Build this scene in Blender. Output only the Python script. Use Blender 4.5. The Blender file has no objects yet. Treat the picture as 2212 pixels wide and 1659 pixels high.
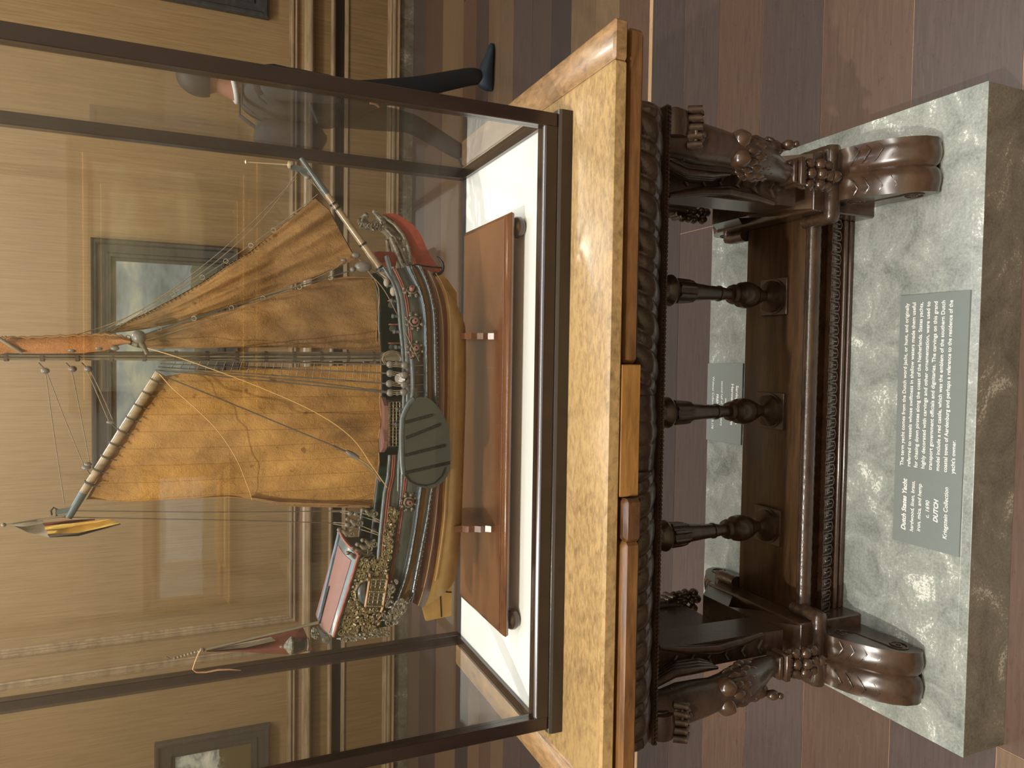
import bpy, math, random
import numpy as np
from mathutils import Vector, Matrix

# ------------------------------------------------------------------ camera, world, lights, exposure
sc = bpy.context.scene
col = sc.collection
PI = math.pi
CAM = np.array([0.0666, -1.5093, 1.7555]); PT, YW, RL, FPX = 0.4094, -0.0392, -0.0008, 1555.65
_F = np.array([math.sin(YW)*math.cos(PT), math.cos(YW)*math.cos(PT), -math.sin(PT)])
_R = np.array([math.cos(YW), -math.sin(YW), 0.0]); _U = np.cross(_R, _F)
_c, _s = math.cos(RL), math.sin(RL)
_R, _U = _c*_R+_s*_U, -_s*_R+_c*_U
def at(x, y, Y=None, Z=None, X=None):
    """point of the photograph (pixels) on a plane of the room"""
    d = _F + _R*((1659-y)-829.5)/FPX - _U*(x-1106)/FPX
    if Y is not None: t = (Y-CAM[1])/d[1]
    elif Z is not None: t = (Z-CAM[2])/d[2]
    else: t = (X-CAM[0])/d[0]
    return CAM + t*d
cd = bpy.data.cameras.new('camera'); cam = bpy.data.objects.new('camera', cd); col.objects.link(cam)
cd.sensor_fit = 'HORIZONTAL'; cd.sensor_width = 36.0; cd.lens = FPX*36.0/2212.0; cd.clip_start = 0.05
m = Matrix.Identity(4)
for i in range(3):
    m[i][0] = -_U[i]; m[i][1] = _R[i]; m[i][2] = -_F[i]; m[i][3] = CAM[i]
cam.matrix_world = m
sc.camera = cam
w = bpy.data.worlds.new('world'); sc.world = w; w.use_nodes = True
w.node_tree.nodes['Background'].inputs[0].default_value = (0.75, 0.85, 1.0, 1)
w.node_tree.nodes['Background'].inputs[1].default_value = 0.04
sc.view_settings.view_transform = 'Standard'; sc.view_settings.look = 'None'
sc.view_settings.exposure = 0.0; sc.view_settings.gamma = 1.0
def lamp(name, kind, loc, target, energy, color, size=0.05, spot=60, blend=0.5, shape=None):
    ld = bpy.data.lights.new(name, kind); ld.energy = energy; ld.color = color
    o = bpy.data.objects.new(name, ld); col.objects.link(o); o.location = loc
    o.rotation_euler = (Vector(target)-Vector(loc)).to_track_quat('-Z', 'Y').to_euler()
    if kind == 'AREA':
        ld.shape = 'RECTANGLE'; ld.size, ld.size_y = size if isinstance(size, tuple) else (size, size)
    if kind == 'SPOT':
        ld.spot_size = math.radians(spot); ld.spot_blend = blend; ld.shadow_soft_size = size
    return o
lamp('skylight_light', 'AREA', (0.1, 0.7, 5.5), (0.1, 0.7, 0), 165, (0.72, 0.86, 1.0), (3.4, 3.4))
lamp('track_spot_key', 'SPOT', (-1.66, -2.22, 4.6), (-0.05, -0.1, 1.0), 540, (1.0, 0.93, 0.80), 0.035, 36, 0.45)
lamp('track_spot_back', 'SPOT', (1.1, 2.0, 4.9), (0.0, 0.0, 1.2), 150, (1.0, 0.92, 0.80), 0.05, 40, 0.8)
lamp('back_wall_fill', 'AREA', (0.0, 2.2, 5.3), (0.0, 4.8, 1.6), 230, (1.0, 0.90, 0.72), (7.0, 0.5))  # added fill strip, not a fixture of the room; brightens the panelled wall
lamp('rear_wall_fill', 'AREA', (0.3, -2.3, 5.3), (0.0, -4.5, 1.8), 420, (1.0, 0.96, 0.9), (7.0, 0.5))  # added fill, not a fixture; brightens the rear wall for its reflection

# ------------------------------------------------------------------ mesh helpers
rnd = random.Random(7)
def V(*a): return np.array(a, float)
class MB:
    def __init__(s): s.v = []; s.f = []; s.c = None
    def add(s, vs, fs):
        n = len(s.v); s.v += [tuple(map(float, p)) for p in vs]; s.f += [tuple(n+i for i in f) for f in fs]; return n
    def box(s, x0, x1, y0, y1, z0, z1, b=0.0):
        if b > 0:
            sec = [(x0+b, y0), (x1-b, y0), (x1, y0+b), (x1, y1-b), (x1-b, y1), (x0+b, y1), (x0, y1-b), (x0, y0+b)]
            cx, cy = (x0+x1)/2, (y0+y1)/2
            rings = []
            for z, k in ((z0, b), (z0+b, 0), (z1-b, 0), (z1, b)):
                rings.append([(cx+(p[0]-cx)*(1-k/max(abs(x1-cx), 1e-6)), cy+(p[1]-cy)*(1-k/max(abs(y1-cy), 1e-6)), z) for p in sec])
            return s.rings(rings)
        vs = [(x, y, z) for z in (z0, z1) for x, y in ((x0, y0), (x1, y0), (x1, y1), (x0, y1))]
        s.add(vs, [(0, 3, 2, 1), (4, 5, 6, 7), (0, 1, 5, 4), (1, 2, 6, 5), (2, 3, 7, 6), (3, 0, 4, 7)])
    def rings(s, rings, closed=False, caps=True):
        n = len(rings[0]); vs = [p for r in rings for p in r]; fs = []
        m_ = len(rings)
        for i in range(m_ if closed else m_-1):
            a, b = i*n, ((i+1) % m_)*n
            for j in range(n): fs.append((a+j, a+(j+1) % n, b+(j+1) % n, b+j))
        if caps and not closed: fs += [tuple(reversed(range(n))), tuple((m_-1)*n+j for j in range(n))]
        s.add(vs, fs)
    def prism(s, poly, off):
        off = np.array(off, float); s.rings([[np.array(p, float) for p in poly], [np.array(p, float)+off for p in poly]])
    def tube(s, path, r, n=8, closed=False, flat=None):
        P = [np.array(p, float) for p in path]; m_ = len(P)
        if m_ < 2: return
        R = list(r) if hasattr(r, '__len__') else [r]*m_
        rings = []; up = None
        for i in range(m_):
            a = P[(i-1) % m_] if (closed or i > 0) else P[i]; b = P[(i+1) % m_] if (closed or i < m_-1) else P[i]
            t = b-a; L = np.linalg.norm(t); t = t/L if L > 1e-9 else V(0, 0, 1)
            if up is None:
                up = V(0, 0, 1) if abs(t[2]) < 0.9 else V(0, 1, 0)
            u = up-t*np.dot(up, t); nu = np.linalg.norm(u)
            if nu < 1e-6: u = np.cross(t, V(1, 0.3, 0)); nu = np.linalg.norm(u)
            u /= nu; up = u; w_ = np.cross(t, u); fl = flat or (1, 1)
            rings.append([P[i]+R[i]*(fl[0]*math.cos(2*PI*k/n)*u+fl[1]*math.sin(2*PI*k/n)*w_) for k in range(n)])
        s.rings(rings, closed)
    def lathe(s, prof, c, axis=(0, 0, 1), n=24):
        """prof: list of (height, radius) along axis from c"""
        a = np.array(axis, float); a /= np.linalg.norm(a); c = np.array(c, float)
        u = np.cross(a, V(0, 1, 0) if abs(a[1]) < 0.9 else V(1, 0, 0)); u /= np.linalg.norm(u); w_ = np.cross(a, u)
        s.rings([[c+a*h+max(r, 1e-4)*(math.cos(2*PI*k/n)*u+math.sin(2*PI*k/n)*w_) for k in range(n)] for h, r in prof])
    def ball(s, c, r, n=12, sc_=(1, 1, 1), M=None):
        c = np.array(c, float); rings = []
        for i in range(n//2+1):
            t = PI*i/(n//2); rr = max(math.sin(t), 0.02)
            ring = []
            for k in range(n):
                p = V(rr*math.cos(2*PI*k/n)*sc_[0], rr*math.sin(2*PI*k/n)*sc_[1], -math.cos(t)*sc_[2])*r
                if M is not None: p = M @ p
                ring.append(c+p)
            rings.append(ring)
        s.rings(rings)
    def grid(s, nu, nv, fn, thick=0.0, nrm=(0, 1, 0)):
        A = [[np.array(fn(i/nu, j/nv), float) for j in range(nv+1)] for i in range(nu+1)]
        n = len(s.v)
        if not thick:
            vs = [p for r in A for p in r]
            s.add(vs, [(i*(nv+1)+j, (i+1)*(nv+1)+j, (i+1)*(nv+1)+j+1, i*(nv+1)+j+1) for i in range(nu) for j in range(nv)])
            return
        off = np.array(nrm, float)*thick
        k = (nu+1)*(nv+1); vs = [p for r in A for p in r]+[p+off for r in A for p in r]; fs = []
        I = lambda i, j: i*(nv+1)+j
        for i in range(nu):
            for j in range(nv):
                q = (I(i, j), I(i+1, j), I(i+1, j+1), I(i, j+1)); fs.append(q); fs.append(tuple(k+t for t in reversed(q)))
        for i in range(nu):
            fs.append((I(i+1, 0), I(i, 0), k+I(i, 0), k+I(i+1, 0))); fs.append((I(i, nv), I(i+1, nv), k+I(i+1, nv), k+I(i, nv)))
        for j in range(nv):
            fs.append((I(0, j), I(0, j+1), k+I(0, j+1), k+I(0, j))); fs.append((I(nu, j+1), I(nu, j), k+I(nu, j), k+I(nu, j+1)))
        s.add(vs, fs)
    def ext(s, sec, a0, a1, axis='x'):
        """section of (y,z) pairs pushed along x (or (x,z) along y, or (x,y) along z)"""
        f = {'x': lambda t, p: (t, p[0], p[1]), 'y': lambda t, p: (p[0], t, p[1]), 'z': lambda t, p: (p[0], p[1], t)}[axis]
        s.rings([[f(a0, p) for p in sec], [f(a1, p) for p in sec]])
    def frame(s, sec, x0, x1, z0, z1, yf):
        """picture frame moulding: sec = (inward, outward depth), swept round a rectangle lying in XZ and facing -Y"""
        rings = []
        for sx, sz, cx, cz in ((1, 1, x0, z0), (-1, 1, x1, z0), (-1, -1, x1, z1), (1, -1, x0, z1)):
            rings.append([(cx+sx*a, yf-d, cz+sz*a) for a, d in sec])
        s.rings(rings, closed=True)
    def mirror(s, ax, c):
        v2 = [tuple((2*c-q if i == ax else q) for i, q in enumerate(p)) for p in s.v]; n = len(s.v)
        s.v = s.v+v2; s.f = s.f+[tuple(n+i for i in reversed(f)) for f in s.f]; return s
    def mirrored(s, ax, c):
        r = MB(); r.v = [tuple((2*c-q if i == ax else q) for i, q in enumerate(p)) for p in s.v]
        r.f = [tuple(reversed(f)) for f in s.f]; return r
    def both(s, name, mat_, parent, ang):
        s.mirrored(1, 0.0).build(name, mat_, parent, ang); return s.build(name, mat_, parent, ang)
    def build(s, name, mat_, parent=None, ang=38, **props):
        me = bpy.data.meshes.new(name)
        o0 = ORG.get(parent.name, V(0, 0, 0)) if parent else V(0, 0, 0)
        me.from_pydata([(p[0]-o0[0], p[1]-o0[1], p[2]-o0[2]) for p in s.v], [], s.f)
        me.update()
        import bmesh
        bm = bmesh.new(); bm.from_mesh(me); bmesh.ops.recalc_face_normals(bm, faces=bm.faces); bm.to_mesh(me); bm.free()
        me.polygons.foreach_set('use_smooth', [ang > 0]*len(me.polygons))
        if ang > 0: me.set_sharp_from_angle(angle=math.radians(ang))
        if s.c is not None:
            ca = me.color_attributes.new('tone', 'FLOAT_COLOR', 'CORNER')
            buf = []
            for pi, p in enumerate(me.polygons): buf += list(s.c[pi])*p.loop_total
            ca.data.foreach_set('color', buf)
        me.materials.append(mat_)
        o = bpy.data.objects.new(name, me); col.objects.link(o)
        if parent:
            o.parent = parent; ORG[o.name] = o0
        for k, v_ in props.items(): o[k] = v_
        return o
ORG = {}
def thing(name, loc, label, cat, group=None):
    o = bpy.data.objects.new(name, None); o.empty_display_size = 0.1; col.objects.link(o); o.location = loc
    ORG[o.name] = np.array(loc, float); o['label'] = label; o['category'] = cat
    if group: o['group'] = group
    return o
def tag(o, label, cat, group=None):
    o['label'] = label; o['category'] = cat
    if group: o['group'] = group
    return o
def struct(mb, name, mat_, ang=30): return mb.build(name, mat_, None, ang, kind='structure')

# ------------------------------------------------------------------ materials
def srgb(r, g, b):
    f = lambda c: c/12.92 if c <= 0.04045 else ((c+0.055)/1.055)**2.4
    return (f(r/255), f(g/255), f(b/255), 1)
def mk(name):
    m_ = bpy.data.materials.new(name); m_.use_nodes = True; nt = m_.node_tree
    return m_, nt, nt.nodes['Principled BSDF']
def nd(nt, t, **kw):
    n = nt.nodes.new(t)
    for k, v_ in kw.items(): setattr(n, k, v_)
    return n
def tex(nt, kind, scale, vec=(1, 1, 1), detail=4, rough=0.6, dist=0.0, coord='Object'):
    tc = nd(nt, 'ShaderNodeTexCoord'); mp = nd(nt, 'ShaderNodeMapping'); nt.links.new(tc.outputs[coord], mp.inputs[0])
    mp.inputs['Scale'].default_value = vec
    n = nd(nt, kind)
    nt.links.new(mp.outputs[0], n.inputs['Vector']); n.inputs['Scale'].default_value = scale
    if kind == 'ShaderNodeTexNoise':
        n.inputs['Detail'].default_value = detail; n.inputs['Roughness'].default_value = rough; n.inputs['Distortion'].default_value = dist
    return n
def ramp(nt, src, stops, out='Fac'):
    r = nd(nt, 'ShaderNodeValToRGB'); nt.links.new(src, r.inputs[0]); e = r.color_ramp.elements
    while len(e) < len(stops): e.new(0.5)
    for i, (p, c) in enumerate(stops): e[i].position = p; e[i].color = c
    return r
def bumpit(nt, bs, src, strength, dist=0.002):
    b = nd(nt, 'ShaderNodeBump'); b.inputs['Strength'].default_value = strength; b.inputs['Distance'].default_value = dist
    nt.links.new(src, b.inputs['Height']); nt.links.new(b.outputs[0], bs.inputs['Normal']); return b
def plain(name, c, rough=0.5, metal=0.0, coat=0.0, noise=0.0, nscale=60, bump=0.0):
    m_, nt, bs = mk(name); bs.inputs['Roughness'].default_value = rough; bs.inputs['Metallic'].default_value = metal
    bs.inputs['Coat Weight'].default_value = coat
    bs.inputs['Base Color'].default_value = c
    if noise or bump:
        n = tex(nt, 'ShaderNodeTexNoise', nscale, detail=5)
        if noise:
            r = ramp(nt, n.outputs['Fac'], [(0.3, tuple(x*(1-noise) for x in c[:3])+(1,)), (0.7, tuple(min(1, x*(1+noise)) for x in c[:3])+(1,))])
            nt.links.new(r.outputs[0], bs.inputs['Base Color'])
        if bump: bumpit(nt, bs, n.outputs['Fac'], bump)
    return m_
def wood(name, c1, c2, vec=(1, 8, 8), scale=6, rough=0.45, coat=0.0, bump=0.1, carve=0.0, cscale=90, figure=0.3):
    m_, nt, bs = mk(name); bs.inputs['Roughness'].default_value = rough; bs.inputs['Coat Weight'].default_value = coat
    bs.inputs['Coat Roughness'].default_value = 0.15
    n = tex(nt, 'ShaderNodeTexNoise', scale, vec, 8, 0.65, 0.4)
    n2 = tex(nt, 'ShaderNodeTexNoise', scale*0.5, (1, 1, 1), 4, 0.6)
    mx = nd(nt, 'ShaderNodeMath', operation='MULTIPLY_ADD'); nt.links.new(n2.outputs['Fac'], mx.inputs[0]); mx.inputs[1].default_value = figure
    nt.links.new(n.outputs['Fac'], mx.inputs[2])
    r = ramp(nt, mx.outputs[0], [(0.42, c1), (0.85, c2)]); nt.links.new(r.outputs[0], bs.inputs['Base Color'])
    if carve:
        v_ = tex(nt, 'ShaderNodeTexNoise', cscale, (1, 1, 1), 2, 0.5, 1.5)
        bumpit(nt, bs, v_.outputs['Fac'], carve, 0.004)
    elif bump: bumpit(nt, bs, n.outputs['Fac'], bump, 0.001)
    return m_
M = {}
M['oak_panel'] = wood('oak_panel', srgb(122, 99, 68), srgb(150, 124, 87), (60, 6, 1.6), 2.0, 0.42, 0.1, 0.05)
M['oak_trim'] = wood('oak_trim', srgb(112, 93, 70), srgb(164, 142, 112), (1, 6, 6), 3.0, 0.38, 0.15, 0.05)
M['oak_dado'] = wood('oak_dado', srgb(108, 86, 56), srgb(136, 110, 74), (24, 6, 0.9), 2.6, 0.45, 0.1, 0.05)
M['table_top'] = wood('golden_oak', srgb(98, 77, 50), srgb(168, 139, 93), (6, 14, 10), 9, 0.34, 0.3, 0.2, figure=0.5)
M['table_top_end'] = wood('worn_oak', srgb(100, 76, 52), srgb(158, 124, 84), (12, 5, 10), 5, 0.36, 0.25, 0.15)
M['leaf'] = wood('leaf_oak', srgb(78, 52, 30), srgb(128, 90, 50), (2, 14, 14), 5, 0.34, 0.3, 0.1)
M['leaf_end'] = wood('dark_worn_oak', srgb(56, 36, 22), srgb(96, 64, 38), (3, 9, 9), 9, 0.35, 0.3, 0.5)
M['edge'] = wood('edge_oak', srgb(84, 56, 28), srgb(146, 102, 50), (2, 14, 14), 6, 0.4, 0.2, 0.3)
M['rail_light'] = wood('frieze_rail_oak', srgb(112, 76, 34), srgb(160, 116, 60), (2, 14, 14), 6, 0.4, 0.2, 0.3)
M['carved'] = wood('dark_carved_walnut', srgb(36, 27, 23), srgb(68, 52, 43), (3, 3, 3), 9, 0.34, 0.35, carve=0.35, cscale=70)
M['carved_fine'] = wood('dark_walnut', srgb(40, 30, 24), srgb(72, 55, 43), (2, 6, 6), 9, 0.3, 0.4, carve=0.18, cscale=160)
M['walnut'] = wood('polished_walnut', srgb(44, 32, 24), srgb(76, 55, 40), (3, 3, 3), 8, 0.26, 0.5, bump=0.08)
M['stretcher_top'] = wood('stretcher_walnut', srgb(44, 31, 20), srgb(88, 64, 40), (1, 9, 9), 7, 0.4, 0.2, 0.3)
M['case_wood'] = wood('dark_mahogany', srgb(22, 15, 14), srgb(40, 26, 22), (6, 6, 1), 5, 0.25, 0.6, bump=0.03)
M['case_base'] = wood('case_base_wood', srgb(28, 21, 17), srgb(40, 30, 24), (1, 6, 6), 5, 0.3, 0.4, bump=0.03)
M['stand_wood'] = wood('figured_mahogany', srgb(66, 40, 27), srgb(116, 76, 48), (1.2, 5, 5), 7, 0.2, 0.6, bump=0.02, figure=0.6)
M['white_lining'] = plain('white_lining', srgb(232, 232, 226), 0.7, noise=0.01, nscale=8)
M['dark_paint'] = wood('black_frame', srgb(38, 40, 42), srgb(62, 62, 62), (2, 2, 8), 4, 0.35, 0.3, bump=0.02)
M['gilt'] = plain('gilt', srgb(206, 164, 92), 0.35, 0.8, noise=0.25, nscale=70, bump=0.4)
M['white_plaster'] = plain('white_plaster', srgb(228, 226, 218), 0.9)
M['warm_wall'] = plain('warm_wall', srgb(168, 150, 122), 0.8, noise=0.06, nscale=3)
def stone(name, c1, c2, vein, scale=9, rough=0.32):
    m_, nt, bs = mk(name); bs.inputs['Roughness'].default_value = rough
    n = tex(nt, 'ShaderNodeTexNoise', scale, (1, 1, 1), 12, 0.72, 0.6); n2 = tex(nt, 'ShaderNodeTexNoise', 150, (1, 1, 1), 8, 0.8)
    mx = nd(nt, 'ShaderNodeMath', operation='MULTIPLY_ADD'); nt.links.new(n2.outputs['Fac'], mx.inputs[0]); mx.inputs[1].default_value = 0.7
    nt.links.new(n.outputs['Fac'], mx.inputs[2])
    r = ramp(nt, mx.outputs[0], [(0.66, c1), (0.98, c2), (1.12 if False else 1.0, vein)]); nt.links.new(r.outputs[0], bs.inputs['Base Color'])
    return m_
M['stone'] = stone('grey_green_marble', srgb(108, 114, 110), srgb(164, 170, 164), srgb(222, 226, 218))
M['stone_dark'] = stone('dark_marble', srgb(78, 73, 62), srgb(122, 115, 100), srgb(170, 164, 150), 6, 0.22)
def floor_mat():
    m_, nt, bs = mk('plank_floor'); at_ = nd(nt, 'ShaderNodeAttribute'); at_.attribute_name = 'tone'
    n = tex(nt, 'ShaderNodeTexNoise', 7, (1, 14, 1), 9, 0.7, 0.5); n2 = tex(nt, 'ShaderNodeTexNoise', 60, (0.35, 1, 1), 5, 0.7, 2.5)
    r = ramp(nt, n.outputs['Fac'], [(0.3, (0.72, 0.70, 0.70, 1)), (0.7, (1.25, 1.22, 1.2, 1))])
    r2 = ramp(nt, n2.outputs['Fac'], [(0.30, (0.55, 0.53, 0.55, 1)), (0.42, (1, 1, 1, 1))])
    mx = nd(nt, 'ShaderNodeMix', data_type='RGBA', blend_type='MULTIPLY'); mx.inputs[0].default_value = 0.85
    nt.links.new(at_.outputs['Color'], mx.inputs[6]); nt.links.new(r.outputs[0], mx.inputs[7])
    mx2 = nd(nt, 'ShaderNodeMix', data_type='RGBA', blend_type='MULTIPLY'); mx2.inputs[0].default_value = 0.8
    nt.links.new(mx.outputs[2], mx2.inputs[6]); nt.links.new(r2.outputs[0], mx2.inputs[7])
    nt.links.new(mx2.outputs[2], bs.inputs['Base Color']); bs.inputs['Roughness'].default_value = 0.38
    return m_
M['floor'] = floor_mat()
def glass_mat():
    m_ = bpy.data.materials.new('case_glass'); m_.use_nodes = True; nt = m_.node_tree; nt.nodes.clear()
    o = nd(nt, 'ShaderNodeOutputMaterial'); t = nd(nt, 'ShaderNodeBsdfTransparent'); g = nd(nt, 'ShaderNodeBsdfGlossy'); g.inputs['Roughness'].default_value = 0.0
    t.inputs[0].default_value = (0.985, 0.99, 0.987, 1)
    mx = nd(nt, 'ShaderNodeMixShader'); lw = nd(nt, 'ShaderNodeLayerWeight'); lw.inputs[0].default_value = 0.5; fr = nd(nt, 'ShaderNodeMath', operation='POWER'); nt.links.new(lw.outputs['Facing'], fr.inputs[0]); fr.inputs[1].default_value = 5.0
    mu = nd(nt, 'ShaderNodeMath', operation='MULTIPLY_ADD'); mu.inputs[1].default_value = 0.95; mu.inputs[2].default_value = 0.042; mu.use_clamp = True
    nt.links.new(fr.outputs[0], mu.inputs[0]); nt.links.new(mu.outputs[0], mx.inputs[0]); nt.links.new(t.outputs[0], mx.inputs[1])
    nt.links.new(g.outputs[0], mx.inputs[2]); nt.links.new(mx.outputs[0], o.inputs[0]); return m_
M['glass'] = glass_mat()
def painting_mat(name, sky1, sky2, cloud, land, split, scale=2.0):
    m_, nt, bs = mk(name); bs.inputs['Roughness'].default_value = 0.35
    n = tex(nt, 'ShaderNodeTexNoise', scale, (1, 1, 1.6), 8, 0.6, 0.3, 'Generated')
    r = ramp(nt, n.outputs['Fac'], [(0.38, sky1), (0.52, sky2), (0.66, cloud)])
    tc = nd(nt, 'ShaderNodeTexCoord'); sp = nd(nt, 'ShaderNodeSeparateXYZ'); nt.links.new(tc.outputs['Generated'], sp.inputs[0])
    ad = nd(nt, 'ShaderNodeMath', operation='MULTIPLY_ADD'); nt.links.new(n.outputs['Fac'], ad.inputs[0]); ad.inputs[1].default_value = -0.5; nt.links.new(sp.outputs[2], ad.inputs[2])
    st = ramp(nt, ad.outputs[0], [(max(split-0.02-0.25, 0), (0, 0, 0, 1)), (max(split+0.02-0.25, 0.01), (1, 1, 1, 1))])
    mx = nd(nt, 'ShaderNodeMix', data_type='RGBA'); nt.links.new(st.outputs[0], mx.inputs[0]); mx.inputs[6].default_value = land
    nt.links.new(r.outputs[0], mx.inputs[7]); nt.links.new(mx.outputs[2], bs.inputs['Base Color']); return m_

# ------------------------------------------------------------------ the room
YB = 4.86      # face of the panelled wall
YR = -4.48     # wall behind the camera, seen in the glass
XL, XR, ZC = -5.5, 5.5, 5.7
zw = lambda x: at(x, 700, Y=YB)[2]
fl = MB(); fl.c = []
TAN = srgb(106, 87, 68)[:3]; RED = srgb(88, 69, 58)[:3]; MAU = srgb(73, 62, 59)[:3]; PUR = srgb(62, 55, 54)[:3]; STRIP = srgb(168, 140, 108)[:3]; OLV = srgb(94, 78, 61)[:3]
rows = [4.9, 4.473, 3.999, 3.506, 3.236, 3.007, 2.805, 2.588, 2.318, 2.065, 1.838, 1.589, 1.368, 1.125, 1.098, .876, .666, .441, .178, -.131, -.42, -.70]
rc = [MAU, RED, TAN, RED, MAU, TAN, OLV, MAU, MAU, PUR, OLV, TAN, RED, STRIP, PUR, MAU, RED, MAU, RED, MAU, RED]
y = rows[-1]
while y > -4.6:
    y -= rnd.choice((0.2, 0.24, 0.28)); rows.append(y); rc.append(rnd.choice((MAU, RED, TAN, PUR)))
for i in range(len(rows)-1):
    y1, y0 = rows[i], rows[i+1]
    x = XL
    k = 0
    if i == 13: cuts = [XL, XR]
    else:
        cuts = [XL]; x = XL+rnd.uniform(0.5, 2.5)
        while x < XR: cuts.append(x); x += rnd.uniform(1.6, 3.2)
        cuts.append(XR)
    for j in range(len(cuts)-1):
        f_ = rnd.uniform(0.86, 1.14); cc = rc[i]
        if abs((cuts[j]+cuts[j+1])/2-1.2) > 1.6 and rnd.random() < 0.5 and i != 13: cc = rnd.choice((MAU, RED, TAN, PUR, OLV))
        n0 = len(fl.f); g = 0.0012
        fl.box(cuts[j]+g, cuts[j+1]-g, y0+g, y1-g, -0.03, 0.0); fl.c += [tuple(q*f_ for q in cc)+(1,)]*(len(fl.f)-n0)
n0 = len(fl.f); fl.box(XL, XR, -4.9, 5.0, -0.06, -0.0015); fl.c += [srgb(172, 138, 108)]*(len(fl.f)-n0)
struct(fl, 'floor', M['floor'], 0)

b = MB(); b.box(XL, XR, YB+0.02, YB+0.3, 0, ZC); struct(b, 'wall_back', M['oak_panel'])
z0, z1, z2, z3, z4, z5, z6, z7 = 0.131, zw(832), zw(744), zw(722), zw(711), zw(684), zw(674), zw(655)
b = MB()
nst = 9
for i in range(nst):
    xa = XL+i*(XR-XL)/nst+rnd.uniform(-.1, .1)*(i > 0); xb = XL+(i+1)*(XR-XL)/nst
    b.box(XL+i*(XR-XL)/nst+0.001, xb-0.001, YB-0.012, YB+0.02, 0, z0-0.002, 0.001)
struct(b, 'baseboard_back', M['stone_dark'])
def mould(zs0, zs1, steps, out, name, mat_='oak_trim'):
    b = MB(); sec = [(YB+0.02, zs0)]
    for t, d in steps: sec.append((YB-out*d, zs0+(zs1-zs0)*t))
    sec.append((YB+0.02, zs1)); b.ext(sec, XL, XR); struct(b, name, M[mat_], 25)
mould(z0, z1, [(0, .9), (.08, .9), (.1, .6), (.3, .6), (.36, .85), (.5, .85), (.56, .5), (.72, .55), (.8, .3), (1, .15)], 0.04, 'trim_1')
mould(z3, z4, [(0, .0), (.05, .5), (.3, .9), (.6, 1), (.9, .8), (1, 0.2)], 0.035, 'trim_2')
mould(z6-0.004, z7, [(0, .1), (.05, .75), (.25, .95), (.45, .95), (.5, .7), (.75, .6), (.8, .35), (1, .2)], 0.07, 'trim_3')
b = MB(); b.box(XL, XR, YB-0.0, YB+0.02, z1, z2); struct(b, 'trim_4', M['oak_dado'])
b = MB(); b.box(XL, XR, YB+0.004, YB+0.02, z2, z3); struct(b, 'trim_5', M['case_base'])
b = MB(); b.box(XL, XR, YB-0.006, YB+0.02, z4, z6); struct(b, 'trim_6', M['oak_dado'])
b = MB(); b.ext([(YB+0.02, z2-0.02), (YB-0.012, z2-0.018), (YB-0.006, z2+0.012), (YB+0.02, z2+0.014)], XL, XR); struct(b, 'trim_7', M['oak_trim'])
# raised mouldings of the upper panels
psec = [(0, 0), (0, .018), (.012, .026), (.02, .014), (.03, .012), (.038, .024), (.05, .022), (.056, .008), (.07, .006), (.07, 0)]
b = MB(); b.frame(psec, -2.24, 3.9, z7+0.05, 5.2, YB+0.02); b.frame(psec, XL+0.2, -2.42, z7+0.05, 5.2, YB+0.02)
struct(b, 'trim_8', M['oak_trim'])
b = MB(); b.box(XL-0.3, XL, -4.9, 5.2, 0, ZC); struct(b, 'wall_left', M['warm_wall'])
b = MB(); b.box(XR, XR+0.3, -4.9, 5.2, 0, ZC); struct(b, 'wall_right', M['warm_wall'])
b = MB(); b.box(XL, XR, YR-0.3, YR, 0, ZC); struct(b, 'wall_front', M['warm_wall'])
b = MB(); b.box(XL-0.3, XR+0.3, -4.9, 5.2, ZC, ZC+0.2); struct(b, 'ceiling', M['white_plaster'])

def picture(name, x0, x1, z0, z1, yf, fw, sgn, canvas, frame_m, label, mirror=False, sec=None):
    cx = (x0+x1)/2
    root = thing(name, (cx, yf, z0), label, 'painting')
    sec = sec or [(0, 0), (0, .05), (fw*.08, .062), (fw*.2, .058), (fw*.28, .04), (fw*.62, .03), (fw*.68, .042), (fw*.8, .04), (fw*.86, .02), (fw, .016), (fw, 0)]
    b = MB(); b.frame(sec, x0, x1, z0, z1, yf)
    c = MB(); c.box(x0+fw*.95, x1-fw*.95, yf-0.014, yf-0.002, z0+fw*.95, z1-fw*.95)
    if sgn < 0: b, c = b.mirrored(1, yf), c.mirrored(1, yf)
    b.build('frame', frame_m, root, 20); c.build('canvas', canvas, root, 0)
    return root
ptm = lambda n, *a: painting_mat(n, *a)
q0, q1 = at(195, 512, Y=YB-0.04), at(517, 536, Y=YB-0.04)
picture('framed_painting', -0.86, q0[0], q1[2], q0[2], YB+0.018, 0.165, 1, ptm('cloudy_sky_canvas', srgb(84, 98, 104), srgb(120, 134, 138), srgb(164, 166, 148), srgb(88, 92, 80), 0.2), M['dark_paint'],
        'large dark-framed painting of a cloudy blue sky on the panelled wall behind the ship')
q0, q1 = at(583, 1566, Y=YB-0.04), at(333, 1612, Y=YB-0.04)
picture('framed_painting', q1[0]-0.85, q0[0]+0.0, q0[2], q1[2], YB+0.018, 0.15, 1, ptm('stormy_canvas', srgb(96, 102, 100), srgb(186, 192, 184), srgb(222, 222, 206), srgb(92, 82, 52), 0.42, 3.0), M['dark_paint'],
        'small dark-framed painting of pale clouds over brown land, left of the case')
q0 = at(580, 38, Y=YB-0.04)
picture('framed_painting', q0[0], q0[0]+1.1, q0[2], q0[2]+1.2, YB+0.018, 0.16, 1, ptm('shore_canvas', srgb(90, 96, 92), srgb(150, 150, 134), srgb(190, 184, 160), srgb(70, 62, 44), 0.4), M['dark_paint'],
        'dark picture frame whose lower corner shows above the right of the case')
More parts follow.
